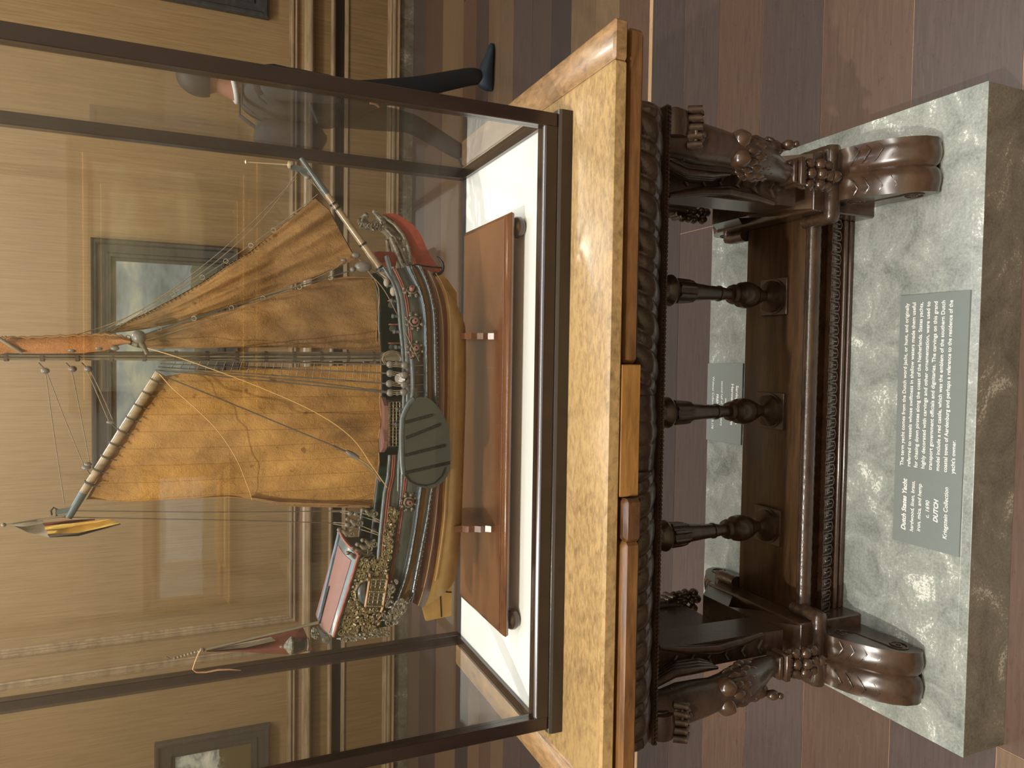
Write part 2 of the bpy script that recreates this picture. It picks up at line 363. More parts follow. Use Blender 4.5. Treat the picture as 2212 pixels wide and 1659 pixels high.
# pictures on the wall behind the visitor, mirrored in the front glass
picture('gilt_framed_painting', -0.35, 1.48, 1.34, 2.56, YR, 0.15, -1, ptm('gold_cloud_canvas', srgb(150, 130, 90), srgb(196, 178, 128), srgb(236, 220, 168), srgb(90, 72, 44), 0.3), M['gilt'],
        'large gilt-framed landscape on the wall facing the case, faint in the glass')
picture('pale_framed_painting', -1.75, -0.72, 1.55, 2.12, YR, 0.09, -1, ptm('pale_canvas', srgb(196, 196, 188), srgb(222, 222, 214), srgb(240, 240, 232), srgb(170, 160, 130), 0.2), M['gilt'],
        'small pale painting in a gilt frame on the wall facing the case')

# ------------------------------------------------------------------ stone plinth and its two labels
PX0, PX1, PY0, PY1, PZ = -0.836, 0.698, -0.437, 0.496, 0.146
root = thing('stone_plinth', (-0.07, 0.03, 0), 'low grey-green stone slab plinth standing on the plank floor under the table', 'plinth')
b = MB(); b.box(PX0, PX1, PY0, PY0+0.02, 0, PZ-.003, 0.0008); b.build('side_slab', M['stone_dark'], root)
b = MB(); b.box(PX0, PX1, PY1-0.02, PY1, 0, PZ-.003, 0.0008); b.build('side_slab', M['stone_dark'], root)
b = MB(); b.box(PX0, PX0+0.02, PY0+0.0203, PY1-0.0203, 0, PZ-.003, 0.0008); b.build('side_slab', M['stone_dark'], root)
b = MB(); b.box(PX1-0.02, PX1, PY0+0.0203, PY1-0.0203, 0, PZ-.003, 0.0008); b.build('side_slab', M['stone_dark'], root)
b = MB(); b.box(PX0-0.0004, PX1+0.0004, PY0-0.0004, PY1+0.0004, PZ-0.003, PZ, 0.0006); b.build('rim', M['stone'], root)
b = MB(); b.box(PX0+0.022, PX1-0.022, PY0+0.022, PY1-0.022, PZ-0.002, PZ+0.0006, 0.0008); b.build('top_slab', M['stone'], root)
PT_ = PZ+0.0006
M['plaque'] = plain('grey_label', srgb(128, 136, 134), 0.32, noise=0.02)
M['ink'] = plain('white_lettering', srgb(244, 246, 242), 0.6)
def text_mesh(lines, name, parent, origin, z, flip=False):
    """lines: (text, x, y, size, width or None, shear, align, bold)"""
    out = MB()
    for (t, x, y, size, width, shear, align, bold) in lines:
        cu = bpy.data.curves.new('lettering', 'FONT'); cu.body = t; cu.size = size; cu.shear = shear; cu.offset = bold; cu.align_x = align; cu.resolution_u = 3
        cu.extrude = 0.0002
        o = bpy.data.objects.new('lettering', cu); col.objects.link(o)
        dg = bpy.context.evaluated_depsgraph_get(); me = bpy.data.meshes.new_from_object(o.evaluated_get(dg))
        vs = np.array([v_.co[:] for v_ in me.vertices])
        if len(vs):
            if width:
                w0 = vs[:, 0].max()-vs[:, 0].min(); k = width/w0
                vs[:, 0] *= k
            if flip: vs[:, 0] *= -1; vs[:, 1] *= -1
            out.add([(x+p[0], y+p[1], z+p[2]) for p in vs], [tuple(p.vertices) for p in me.polygons])
        bpy.data.objects.remove(o); bpy.data.meshes.remove(me); bpy.data.curves.remove(cu)
    return out.build(name, M['ink'], parent, 0)
root = thing('label_plaque', (-0.07, -0.33, PT_), 'grey text label lying on the front of the stone plinth', 'label')
b = MB(); b.prism([(-0.376, -0.2405, PT_), (0.236, -0.2405, PT_), (0.236, -0.4175, PT_), (-0.376, -0.4135, PT_)], (0, 0, 0.005)); b.build('plate', M['plaque'], root, 0)
rowy = lambda x, y: at(x, y, Z=PT_+0.005)[1]
L = []
body = ['The term yacht comes from the Dutch word jacht, or hunt, and originally', 'referred to vessels whose swiftness in shallow waters made them useful',
        'for chasing down pirates along the coast of the Netherlands. States yachts,', 'highly decorated with carvings and other ornamentation, were used to',
        'transport government officials and dignitaries. The carvings on this grand', 'model include a red castle, which was the emblem of the southern Dutch',
        'coastal town of Aardenburg and perhaps a reference to the residence of the', "yacht's owner."]
ya, yb = rowy(1962, 700), rowy(2057, 700)
for i, t in enumerate(body):
    L.append((t, -0.186, ya+(yb-ya)*i/6.0, 0.0135, 0.402 if i < 7 else 0.078, 0, 'LEFT', 0.00012))
cx = -0.282
for t, px, sz, w_, sh, bo in (('Dutch States Yacht', 1957, 0.0165, 0.128, .25, .0004), ('hardwood, linen, brass,', 1974, 0.0135, 0.124, .2, .0001), ('iron, mica, and hemp', 1989, 0.0135, 0.116, .2, .0001),
                          ('c. 1690', 2007, 0.0135, 0.042, .2, .0001), ('DUTCH', 2026, 0.0155, 0.055, .25, .0004), ('Kriegstein Collection', 2047, 0.0145, 0.122, .2, .0001)):
    L.append((t, cx, rowy(px, 1100), sz, w_, sh, 'CENTER', bo))
text_mesh(L, 'lettering', root, None, PT_+0.0052)
root = thing('label_plaque', (-0.07, 0.41, PT_), 'grey text label lying upside down on the plinth behind the middle baluster', 'label')
b = MB(); b.prism([(-0.203, 0.322, PT_), (0.061, 0.322, PT_), (0.058, 0.4955, PT_), (-0.204, 0.4955, PT_)], (0, 0, 0.005)); b.build('plate', M['plaque'], root, 0)
L = []
for t, px, sz, w_, bo in (('Serving Table with', 1590, 0.0165, 0.125, .0004), ('Herms and Rams', 1580, 0.0165, 0.135, .0004), ('walnut', 1567, 0.014, 0.04, .0001), ('second half of 16th century', 1558, 0.014, 0.150, .0001),
                      ('FRENCH', 1548, 0.016, 0.06, .0004), ('Widener Collection 1942.9.178', 1539, 0.014, 0.178, .0001)):
    L.append((t, -0.075, rowy(px, 840), sz, w_, 0, 'CENTER', bo))
text_mesh(L, 'lettering', root, None, PT_+0.0052, flip=True)

# ------------------------------------------------------------------ carved table
XC, YCN = -0.076, 0.03
TX0, TX1, TY0, TY1 = -0.822, 0.678, -0.38, 0.44
table = thing('carved_table', (XC, YCN, PT_), 'carved dark walnut serving table with golden top, standing on the stone plinth', 'table')
b = MB(); b.box(TX0+0.075, 0.605, TY0, TY1, 1.046, 1.075, 0.004); b.build('tabletop', M['table_top'], table)
b = MB(); b.box(0.606, TX1, TY0, TY1, 1.046, 1.075, 0.004); b.build('end_cleat', M['table_top_end'], table)
b = MB(); b.box(TX0, TX0+0.074, TY0, TY1, 1.046, 1.075, 0.004); b.build('end_cleat', M['table_top_end'], table)
b = MB(); b.box(-0.187, 0.058, TY0+0.001, TY0+0.06, 1.004, 1.0455, 0.0015); b.build('frieze_rail', M['rail_light'], table)
b = MB(); b.box(-0.187, 0.058, TY1-0.06, TY1-0.001, 1.004, 1.0455, 0.0015); b.build('frieze_rail', M['rail_light'], table)
b = MB(); b.box(0.0605, 0.672, TY0+0.008, TY1-0.008, 1.005, 1.0415, 0.007); b.build('draw_leaf', M['leaf'], table)
b = MB(); b.box(TX0-0.014, -0.27, TY0-0.012, TY1-0.008, 1.005, 1.0395, 0.006); b.build('draw_leaf', M['leaf'], table)
b = MB(); b.box(-0.2695, -0.1895, TY0-0.013, TY0+0.07, 1.004, 1.040, 0.006); b.build('leaf_end', M['leaf_end'], table)
# gadrooned frieze
FX0, FX1 = XC-0.655, XC+0.655
def fz(u, v):
    X = FX0+(FX1-FX0)*u; h = v
    prof = -0.300-0.030*math.sin(PI*min(1, h*1.05))**0.8+0.030*max(0, h-0.5)*2
    a = abs(X-XC); lam = 0.074
    if a < 0.075:
        lob = abs(math.sin(PI*(X-XC)/0.03+math.copysign(1, X-XC)*h*1.5))**0.6*0.006*(1-a/0.09)+0.006*(1-a/.075)
    else:
        ph = (a+0.055*h**0.8)/lam; t = ph % 1.0
        if t < 0.62: lob = 0.011*math.sin(PI*t/0.62)**0.6
        else:
            q = (t-0.62)/0.38; lob = 0.006*math.sin(PI*q)*(0.6+0.4*abs(math.sin(h*22)))
    ends = min(1, (X-FX0)/0.03, (FX1-X)/0.03)
    prof = -0.27+(prof+0.27-lob)*math.sqrt(max(ends, 0.0))
    return (X, prof, 1.004-0.108*h)
b = MB(); b.grid(520, 26, fz); b.box(FX0+0.004, FX1-0.004, -0.262, 0.322, 0.898, 1.004)
b.v += []
bb = MB(); bb.grid(520, 26, lambda u, v: (lambda p: (p[0], 2*YCN-p[1], p[2]))(fz(u, v)))
for sx in (1,):
    def fe(u, v, s=1):
        Y = -0.27+0.60*u; h = v
        ph = (abs(Y-YCN)+0.05*h)/0.07; t = ph % 1
        e = min(1, u/0.05, (1-u)/0.05)
        return (XC+s*(0.65+(0.018*math.sin(PI*h)+0.010*abs(math.sin(PI*t))**0.6)*e), Y, 1.004-0.108*h)
    b.grid(90, 16, lambda u, v: fe(u, v, 1)); b.grid(90, 16, lambda u, v: fe(u, v, -1))
n = len(b.v); b.v += bb.v; b.f += [tuple(n+i for i in f) for f in bb.f]
b.build('gadrooned_frieze', M['carved'], table, 60)
b = MB(); b.box(FX0-0.002, FX1+0.002, -0.288, 0.348, 0.884, 0.8965, 0.003)
for i in range(150): b.ball((FX0+0.004+i*(FX1-FX0-0.008)/149, -0.289, 0.890), 0.0042, 6)
b.build('bead_moulding', M['carved_fine'], table)
# ---- trestle ends
def S(u, k=0): return u
def end_group(s):
    X = lambda dx: XC+s*dx
    # foot block with back-to-front beam
    b = MB(); b.box(min(X(.52), X(.665)), max(X(.52), X(.665)), -0.152, 0.212, PT_, 0.36, 0.003)
    for d in (1, -1):
        y0 = YCN-d*0.182
        b.prism([(X(.525), y0, .355), (X(.66), y0, .355), (X(.66), y0+d*.075, .435), (X(.525), y0+d*.075, .435)], (0, d*0.107, 0))
    b.build('foot_block', M['walnut'], table)
    # board rising from the block to the frieze
    b = MB()
    pr = [(.525, .43), (.515, .5), (.50, .62), (.485, .76), (.478, .885), (.575, .885), (.575, .43)]
    pr = [(.520, .43), (.517, .60), (.515, .885), (.575, .885), (.575, .43)]
    b.prism([(X(p), -0.165, q) for p, q in pr], (0, 0.10, 0))
    b.box(min(X(.585), X(.625)), max(X(.585), X(.625)), -.0652, .225, .43, .885, .003)
    b.build('end_panel', M['carved_fine'], table, 25)
    for d in (1, -1):
        b = MB()
        yy = YCN-d*0.197
        if d == -1: continue
        path = [(X(.508), yy, .50), (X(.504), yy, .56), (X(.504), yy-d*.004, .64), (X(.500), yy-d*.004, .72), (X(.496), yy, .80)]
        b.tube([(p[0]+s*0.018*math.sin(i*PI/4)+s*.012, p[1], p[2]) for i, p in enumerate(path)], [.006, .010, .012, .010, .006], 8)
        for k in range(7): b.tube([(X(.535), yy, .50+k*.05), (X(.55), yy-d*.006, .515+k*.05), (X(.565), yy, .50+k*.05)], .004, 6)
        b.ball((X(.515), YCN-d*.17, .83), .012, 12)
        b.build('panel_carving', M['carved_fine'], table, 60)
    for d in (1, -1):
        Y = lambda y_: YCN-d*(YCN-y_)   # y_ as on the front side
        # herm: draped torso above, leafy belly, tapering to the collar
        b = MB()
        b.tube([(X(.60), Y(-.235), .885), (X(.602), Y(-.245), .84), (X(.604), Y(-.242), .79), (X(.603), Y(-.240), .74), (X(.602), Y(-.238), .70), (X(.60), Y(-.236), .665),
                (X(.598), Y(-.228), .62), (X(.594), Y(-.215), .575), (X(.59), Y(-.200), .53), (X(.588), Y(-.190), .49), (X(.588), Y(-.182), .455)],
               [.030, .036, .043, .040, .036, .038, .043, .038, .028, .022, .020], 20)
        b.build('herm_torso', M['carved_fine'], table, 60)
        b = MB()
        b.ball((X(.605), Y(-.262), .815), .027, 14, (1, 1, 1.25))                                   # bowed head
        b.ball((X(.606), Y(-.290), .806), .007, 8); b.tube([(X(.588), Y(-.283), .82), (X(.606), Y(-.290), .823), (X(.624), Y(-.283), .82)], .004, 6)
        for k in range(7):
            a = k*PI/6; b.tube([(X(.605)+.026*math.cos(a), Y(-.252), .822+.026*math.sin(a)), (X(.605)+.034*math.cos(a), Y(-.245), .825+.03*math.sin(a)), (X(.605)+.036*math.cos(a+.5), Y(-.235), .80+.03*math.sin(a))], .008, 6)
        b.build('herm_head', M['carved_fine'], table, 60)
        for t in (-1, 1):
            b = MB(); b.lathe([(-.012, .021), (0, .0225), (.008, .0205), (.015, .015), (.021, .008), (.024, .003), (.0255, .0005)], (X(.6+.0205*t), Y(-.262), .684), (s*t*.25, -d, -.35), 18)
            b.build('herm_breast', M['walnut'], table, 60)
        b = MB()                                                                                     # overlapping belly leaves
        for i in range(6):
            z = .655-i*.022; r = [.040, .045, .044, .040, .034, .028][i]; yc = [-.236, -.228, -.222, -.215, -.205, -.198][i]
            for k in range(7):
                a = -PI*0.05+k*PI*1.1/6+(i % 2)*.2; r2 = r-.004; cx_, cy_ = X(.597)+r2*math.cos(a), yc-r2*math.sin(a)
                b.ball((cx_, Y(cy_), z), .0105, 8, (1, .55, 1.7))
        b.build('belly_leaves', M['walnut'], table, 60)
        b = MB()                                                                                     # wings / side drapery
        for t in (-1, 1):
            for k in range(5):
                b.tube([(X(.6)+t*.032, Y(-.22+.012*k), .86-.01*k), (X(.6)+t*.050, Y(-.215+.014*k), .79-.012*k), (X(.6)+t*.046, Y(-.21+.014*k), .72-.01*k), (X(.6)+t*.036, Y(-.20+.01*k), .66)], [.008, .010, .009, .004], 7)
        b.build('drapery', M['carved_fine'], table, 60)
        b = MB()                                                                                     # volute under the frieze corner
        b.lathe([(-.028, .012), (-.026, .030), (0, .034), (.026, .030), (.028, .012)], (X(.625), Y(-.262), .862), (1, 0, 0), 20)
        b.tube([(X(.625)+.029, Y(-.262)+.024*math.cos(a)*(1-a/14), .862+.024*math.sin(a)*(1-a/14)) for a in [k*.5 for k in range(24)]], .0028, 6)
        for k in range(5 if d == 1 else 0): b.tube([(X(.585+.018*k), Y(-.275), .835), (X(.585+.018*k), Y(-.290), .815), (X(.59+.016*k), Y(-.275), .795)], [.009, .009, .003], 7)
        b.build('volute', M['carved_fine'], table, 60)
        b = MB()                                                                                     # ram's head hanging at the outer side
        hx = .632
        b.ball((X(hx), Y(-.212), .545), .019, 12, (1, 1, 1.2)); b.ball((X(hx+.006), Y(-.232), .522), .012, 10, (1, 1.2, 1.3)); b.ball((X(hx+.008), Y(-.240), .506), .008, 8)
        for t in (-1, 1):
            b.tube([(X(hx)+t*.012+t*.010*(1-a/9)*math.sin(a), Y(-.206)+.014*(1-a/9)*math.cos(a), .55+.012*(1-a/9)*math.sin(a)) for a in [k*.5 for k in range(14)]], [.007]*10+[.005, .004, .003, .002], 7)
        b.build('ram_head', M['walnut'], table, 60)
        b = MB(); b.box(min(X(.557), X(.622)), max(X(.557), X(.622)), min(Y(-.222), Y(-.17)), max(Y(-.222), Y(-.17)), .457, .472, .002)
        b.box(min(X(.562), X(.617)), max(X(.562), X(.617)), min(Y(-.216), Y(-.17)), max(Y(-.216), Y(-.17)), .475, .488, .002); b.build('collar', M['walnut'], table)
        b = MB()                                                                                     # leaves and cluster of fruit
        for k in range(7): b.ball((X(.59)-.03+.01*k, Y(-.20-.006*math.sin(k*PI/6)), .447), .009, 8, (1, .8, 1.5))
        for i, (n_, z, y_) in enumerate(((3, .425, -.200), (3, .398, -.208), (3, .371, -.203), (1, .352, -.206))):
            for k in range(n_): b.ball((X(.59)+(k-(n_-1)/2)*.024, Y(y_-.006*(k == (n_-1)/2)), z), .0142, 12, (1, 1, 1.05))
        b.build('fruit_cluster', M['walnut'], table, 60)
        # scroll foot
        top = [(-.15, .292), (-.17, .296), (-.20, .290), (-.23, .279), (-.26, .266), (-.29, .249), (-.315, .229), (-.333, .205), (-.340, .180), (-.336, .165), (-.325, .1525)]
        bot = [(-.15, PT_), (-.165, .149), (-.185, .158), (-.205, .163), (-.225, .162), (-.245, .157), (-.262, .152), (-.275, .1515), (-.29, .1515), (-.30, .1515), (-.31, .1515)]
        rings = []
        for i, (tp, bt) in enumerate(zip(top, bot)):
            j0, j1 = max(i-1, 0), min(i+1, len(top)-1); ty, tz = top[j1][0]-top[j0][0], top[j1][1]-top[j0][1]; l_ = math.hypot(ty, tz); ny, nz = tz/l_, -ty/l_
            if nz < 0 and i < 8: ny, nz = -ny, -nz
            if i >= 8: ny, nz = -abs(ny), nz
            am = 0.012*min(1, i/3.0); ring = []
            wd = .061+.004*math.sin(i/10*PI)
            for k in range(17):
                u = k/8-1; prof = abs(math.sin(PI*u)) if abs(u) < .86 else 0.35
                o_ = am*(prof**.6)-(.002 if abs(u) < .86 else 0)
                ring.append((X(.609)+u*wd, Y(tp[0]+ny*o_), max(tp[1]+nz*o_, PT_+.0002)))
            ring += [(X(.609)+wd, Y(bt[0]), bt[1]), (X(.609)-wd, Y(bt[0]), bt[1])]
            rings.append(ring)
        b = MB(); b.box(X(.609)-.052, X(.609)+.052, min(Y(-.330), Y(-.275)), max(Y(-.330), Y(-.275)), PT_, .1513); b.build('foot_pad', M['carved'], table, 0)
        b = MB(); b.rings(rings); ft = b.build('scroll_foot', M['walnut'], table, 40)
        for t in (-1, 1):
            b = MB()
            xx = X(.609)+t*.0655
            b.tube([(xx, Y(-.296)+d*.030*(1-a/13)*math.cos(a+1.2), .192+.028*(1-a/13)*math.sin(a+1.2)) for a in [k*.4 for k in range(30)]], .0022, 5)
            b.tube([(X(.609)+t*.0635, Y(-.185)+d*.022*(1-a/13)*math.cos(a), .245+.022*(1-a/13)*math.sin(a)) for a in [k*.4 for k in range(26)]], .0022, 5)
            b.tube([(xx, Y(-.296)+d*.030*math.cos(1.2), .192+.028*math.sin(1.2)), (X(.609)+t*.0645, Y(-.245), .222), (X(.609)+t*.0635, Y(-.200), .222), (X(.609)+t*.0635, Y(-.185)+d*.022, .245)], .0022, 5)
            for k in range(6):
                yy = [-.225, -.25, -.275, -.30, -.322, -.336][k]; zz = [.291, .281, .268, .250, .225, .195][k]
                b.tube([(X(.609)+t*.058, Y(yy+.012), zz+.002), (X(.609)+t*.044, Y(yy), zz+.0025), (X(.609)+t*.024, Y(yy+.010), zz+.009), (X(.609)+t*.016, Y(yy+.02), zz+.007)], .0016, 5)
            b.build('scroll_carving', M['carved_fine'], table, 60)
        b = MB()
        for k in range(26):
            a = k/25*PI*2; b.ball((X(.609)+.052*math.cos(a), Y(-.215+.03*min(0, math.sin(a))+.02*max(0, math.sin(a))), .292-.03*max(0, -math.sin(a))*.3), .0016, 4)
        b.build('leaf_border', M['carved_fine'], table, 60)
end_group(1); end_group(-1)
# ---- stretcher between the ends
b = MB(); b.box(XC-.52, XC+.52, -.078, .146, .276, .300, .002); b.build('stretcher', M['stretcher_top'], table)
b = MB(); b.box(XC-.52, XC+.52, -.082, .148, PT_, .2755)
for q in (1, -1):
    for yo, z0_, z1_ in ((.010, .146, .158), (.016, .158, .168), (.012, .170, .178), (.018, .180, .190)):
        y0 = (-.082-yo) if q == 1 else .140; b.box(XC-.52, XC+.52, y0, y0+.012+yo, max(z0_, PT_), z1_, .002)
b.build('stretcher_moulding', M['walnut'], table)
b = MB()
for q in (1, -1):
    Yq = lambda y_: YCN-q*(YCN-y_)
    b.grid(160, 8, lambda u, v: (XC-.52+1.04*u, Yq(-.084-.022*math.sin(PI*.5*(1-v))-.004*abs(math.sin(u*PI*34))**.5*(1-v*.5)), .192+.053*(1-v)), 0)
    for k in range(34):
        xx = XC-.505+k*.0306
        b.tube([(xx-.012, Yq(-.111), .238), (xx-.011, Yq(-.106), .215), (xx, Yq(-.099), .203), (xx+.011, Yq(-.106), .215), (xx+.012, Yq(-.111), .238)], .0024, 5)
        b.tube([(xx, Yq(-.110), .236), (xx, Yq(-.103), .214)], .0026, 5)
b.build('leaf_moulding', M['carved_fine'], table, 60)
b = MB()
r_ = .0215
for A in ([(XC-.50, -.090), (XC+.50, -.090)], [(XC+.507, -.075), (XC+.507, -.158), (XC+.672, -.158), (XC+.672, .218), (XC+.507, .218), (XC+.507, .15)], [(XC-.507, -.075), (XC-.507, -.158), (XC-.672, -.158), (XC-.672, .218), (XC-.507, .218), (XC-.507, .15)]):
    b = MB(); Yq = lambda y_: y_
    pth = []
    for (a0, a1) in zip(A[:-1], A[1:]):
        n_ = max(1, int(math.hypot(a1[0]-a0[0], a1[1]-a0[1])/.008)); pth += [(a0[0]+(a1[0]-a0[0])*k/n_, Yq(a0[1]+(a1[1]-a0[1])*k/n_), .289+(.014 if len(A) > 2 else 0)) for k in range(n_)]
    pth.append((A[-1][0], Yq(A[-1][1]), .289+(.014 if len(A) > 2 else 0)))
    b.tube(pth, [r_*(1+.03*math.sin(i*1.9)) for i in range(len(pth))], 12, flat=(1.0, .8)); b.build('roll_moulding', M['carved_fine'], table, 60)
# ---- balusters
prof = [(0, .048), (.012, .048), (.0125, .043), (.022, .043), (.026, .036), (.032, .024), (.040, .014), (.048, .016), (.070, .027), (.078, .0295), (.0785, .027), (.083, .027), (.0835, .032), (.092, .0345),
        (.108, .036), (.124, .033), (.132, .024), (.136, .018), (.138, .024), (.146, .027), (.155, .024), (.158, .015), (.170, .0155), (.192, .0185), (.1925, .021), (.197, .021), (.1975, .0185), (.23, .020),
        (.28, .0245), (.2805, .027), (.32, .028), (.335, .029), (.3355, .026), (.345, .037), (.352, .041), (.360, .039), (.372, .031), (.40, .033), (.50, .036), (.585, .040)]
for xb in (at(1600, 637, Y=YCN)[0], at(1600, 888, Y=YCN)[0], at(1600, 1140, Y=YCN)[0]):
    b = MB(); b.lathe([(h+.300, r) for h, r in prof], (xb, YCN, 0), (0, 0, 1), 28)
    for k in range(8):
        a = k*PI/4+PI/8; b.tube([(xb+.0285*math.cos(a), YCN+.0285*math.sin(a), .635), (xb+.0275*math.cos(a), YCN+.0275*math.sin(a), .60), (xb+.0265*math.cos(a), YCN+.0265*math.sin(a), .583)], [.006, .0055, .003], 6)
    b.box(xb-.05, xb+.05, YCN-.05, YCN+.05, .3003, .309, .001)
    b.build('baluster', M['carved_fine'], table, 35)

# ------------------------------------------------------------------ glass display case
case = thing('display_case', (-0.068, 0.03, 1.0752), 'tall dark-framed glass display case holding the model ship, on top of the table', 'display case')
CX0, CX1, CY0, CY1, CZT = -0.6885, 0.5513, -0.2213, 0.2806, 2.62
b = MB(); sec = [(-0.227, 1.0752), (-0.227, 1.099), (-0.224, 1.104), (-0.219, 1.1058), (0.279, 1.1058), (0.284, 1.104), (0.287, 1.099), (0.287, 1.0752)]
b.ext(sec, -0.6958, 0.5587); b.build('base', M['case_base'], case, 30)
pw = 0.027
for (x0, x1) in ((CX0, CX0+pw), (CX1-pw, CX1)):
    for (y0, y1) in ((CY0, CY0+pw), (CY1-pw, CY1)):
        b = MB(); b.box(x0, x1, y0, y1, 1.1062, CZT, 0.0015); b.build('post', M['case_wood'], case, 30)
for z0_, z1_ in ((1.1062, 1.136), (CZT-0.04, CZT)):
    for y0, y1, sg in ((CY0, CY0+pw, 1), (CY1-pw, CY1, -1)):
        b = MB(); yo, yi = (y0, y1) if sg == 1 else (y1, y0)
        b.ext([(yo, z0_), (yo, z1_-.006), (yo+sg*.003, z1_-.004), (yo+sg*.006, z1_), (yi, z1_), (yi, z0_)], CX0+pw, CX1-pw); b.build('rail', M['case_wood'], case, 20)
    for x0, x1 in ((CX0, CX0+pw), (CX1-pw, CX1)):
        b = MB(); b.box(x0, x1, CY0+pw, CY1-pw, z0_, z1_, .001); b.build('rail', M['case_wood'], case, 20)
b = MB(); b.box(CX0+pw, CX1-pw, CY0+pw, CY1-pw, 1.1062, 1.1262); b.build('white_floor', M['white_lining'], case, 0, label='white lined floor')
def pane(pts, off):
    b = MB(); b.prism(pts, off); b.build('glass_pane', M['glass'], case, 0)
h_ = pw/2; zz0, zz1 = 1.137, CZT-.041
pane([(CX0+pw, CY0+h_, zz0), (CX1-pw, CY0+h_, zz0), (CX1-pw, CY0+h_, zz1), (CX0+pw, CY0+h_, zz1)], (0, .003, 0))
pane([(CX0+pw, CY1-h_, zz0), (CX1-pw, CY1-h_, zz0), (CX1-pw, CY1-h_, zz1), (CX0+pw, CY1-h_, zz1)], (0, .003, 0))
pane([(CX0+h_, CY0+pw, zz0), (CX0+h_, CY1-pw, zz0), (CX0+h_, CY1-pw, zz1), (CX0+h_, CY0+pw, zz1)], (.003, 0, 0))
pane([(CX1-h_, CY0+pw, zz0), (CX1-h_, CY1-pw, zz0), (CX1-h_, CY1-pw, zz1), (CX1-h_, CY0+pw, zz1)], (.003, 0, 0))
pane([(CX0+pw, CY0+pw, CZT-.012), (CX1-pw, CY0+pw, CZT-.012), (CX1-pw, CY1-pw, CZT-.012), (CX0+pw, CY1-pw, CZT-.012)], (0, 0, .003))
for lx_ in (-.61, .47):
    pass

# ------------------------------------------------------------------ wooden stand of the model
SF = 1.1264
stand = thing('model_stand', (-0.076, 0.0, SF), 'polished reddish display board on bun feet under the model ship', 'stand')
b = MB()
SX0, SX1, SY0, SY1, SZ0, SZ1 = -.5195, .367, -.137, .135, 1.157, 1.175
rings = []
for z, k in ((SZ0, .006), (SZ0+.002, .002), (SZ0+.009, 0), (SZ1-.004, .003), (SZ1, .010)):
    rings.append([(SX0+k, SY0+k, z), (SX1-k, SY0+k, z), (SX1-k, SY1-k, z), (SX0+k, SY1-k, z)])
b.rings(rings); b.build('board', M['stand_wood'], stand, 50)
b = MB(); b.box(SX0+.012, SX1-.012, SY0+.012, SY1-.012, SZ1, SZ1+.0015, .0006); b.build('board_field', M['stand_wood'], stand, 30)
for fx, fy in ((.342, -.109), (-.493, -.111), (.342, .107), (-.493, .107)):
    b = MB(); b.lathe([(0, .010), (.002, .017), (.010, .0225), (.018, .0225), (.026, .018), (.0305, .012)], (fx, fy, SF), (0, 0, 1), 24); b.build('bun_foot', M['walnut'], stand, 60)
for bx, lean in ((at(1040, 727, Y=-.06)[0], 0), (at(1030, 1136, Y=-.06)[0], 0)):
    b = MB(); zb = SZ1+.0015
    pr = [(-.098, zb), (-.099, zb+.010), (-.090, zb+.020), (-.094, zb+.032), (-.084, zb+.042), (-.086, zb+.056), (-.074, zb+.066), (-.0745, zb+.085), (-.062, zb+.082), (-.045, zb+.062), (0, zb+.046)]
    pr = pr+[(-p[0], p[1]) for p in reversed(pr[:-1])]
    b.prism([(bx-.0065, p[0], p[1]) for p in pr], (.013, 0, 0)); b.build('cradle', M['stand_wood'], stand, 30)

# ------------------------------------------------------------------ model ship
def cloth(name, c1, c2, seam=0.0):
    m_, nt, bs = mk(name); bs.inputs['Roughness'].default_value = 0.9
    n = tex(nt, 'ShaderNodeTexNoise', 9, (1, 1, 0.6), 8, 0.62, 0.3); n3 = tex(nt, 'ShaderNodeTexNoise', 420, (1, 1, 1), 2)
    r = ramp(nt, n.outputs['Fac'], [(0.3, c1), (0.68, c2)])
    sp = tex(nt, 'ShaderNodeTexNoise', 34, (1, 1, 1), 1, 0.4); rs = ramp(nt, sp.outputs['Fac'], [(0.755, (1, 1, 1, 1)), (0.785, (0.34, 0.26, 0.24, 1))])
    mx = nd(nt, 'ShaderNodeMix', data_type='RGBA', blend_type='MULTIPLY'); mx.inputs[0].default_value = 0.7
    nt.links.new(r.outputs[0], mx.inputs[6]); nt.links.new(rs.outputs[0], mx.inputs[7]); last = mx.outputs[2]
    if seam:
        wv = tex(nt, 'ShaderNodeTexWave', 1.0); wv.wave_type = 'BANDS'; wv.bands_direction = 'X'; wv.inputs['Scale'].default_value = seam; wv.inputs['Distortion'].default_value = 0.25
        rw = ramp(nt, wv.outputs['Fac'], [(0.0, (0.55, 0.45, 0.36, 1)), (0.012, (1, 1, 1, 1))])
        mx2 = nd(nt, 'ShaderNodeMix', data_type='RGBA', blend_type='MULTIPLY'); mx2.inputs[0].default_value = 0.6
        nt.links.new(last, mx2.inputs[6]); nt.links.new(rw.outputs[0], mx2.inputs[7]); last = mx2.outputs[2]
    nt.links.new(last, bs.inputs['Base Color'])
    cr = tex(nt, 'ShaderNodeTexNoise', 60, (1.3, 1, 0.8), 6, 0.62, 0.35)
    ad = nd(nt, 'ShaderNodeMath', operation='MULTIPLY_ADD'); nt.links.new(n3.outputs['Fac'], ad.inputs[0]); ad.inputs[1].default_value = 0.3; nt.links.new(cr.outputs['Fac'], ad.inputs[2])
    bumpit(nt, bs, ad.outputs[0], 0.8, 0.004)
    return m_
M['sail'] = cloth('tan_sailcloth', srgb(112, 78, 38), srgb(188, 142, 74), 10.0)
M['sail_dark'] = cloth('brown_sailcloth', srgb(98, 70, 38), srgb(164, 124, 72), 0)
M['hull_green'] = wood('grey_green_paint', srgb(38, 42, 37), srgb(70, 74, 66), (1, 6, 6), 30, 0.32, 0.3, bump=0.1)
M['hull_grey'] = plain('blue_grey_paint', srgb(80, 88, 88), 0.28, coat=0.4, noise=0.25, nscale=90)
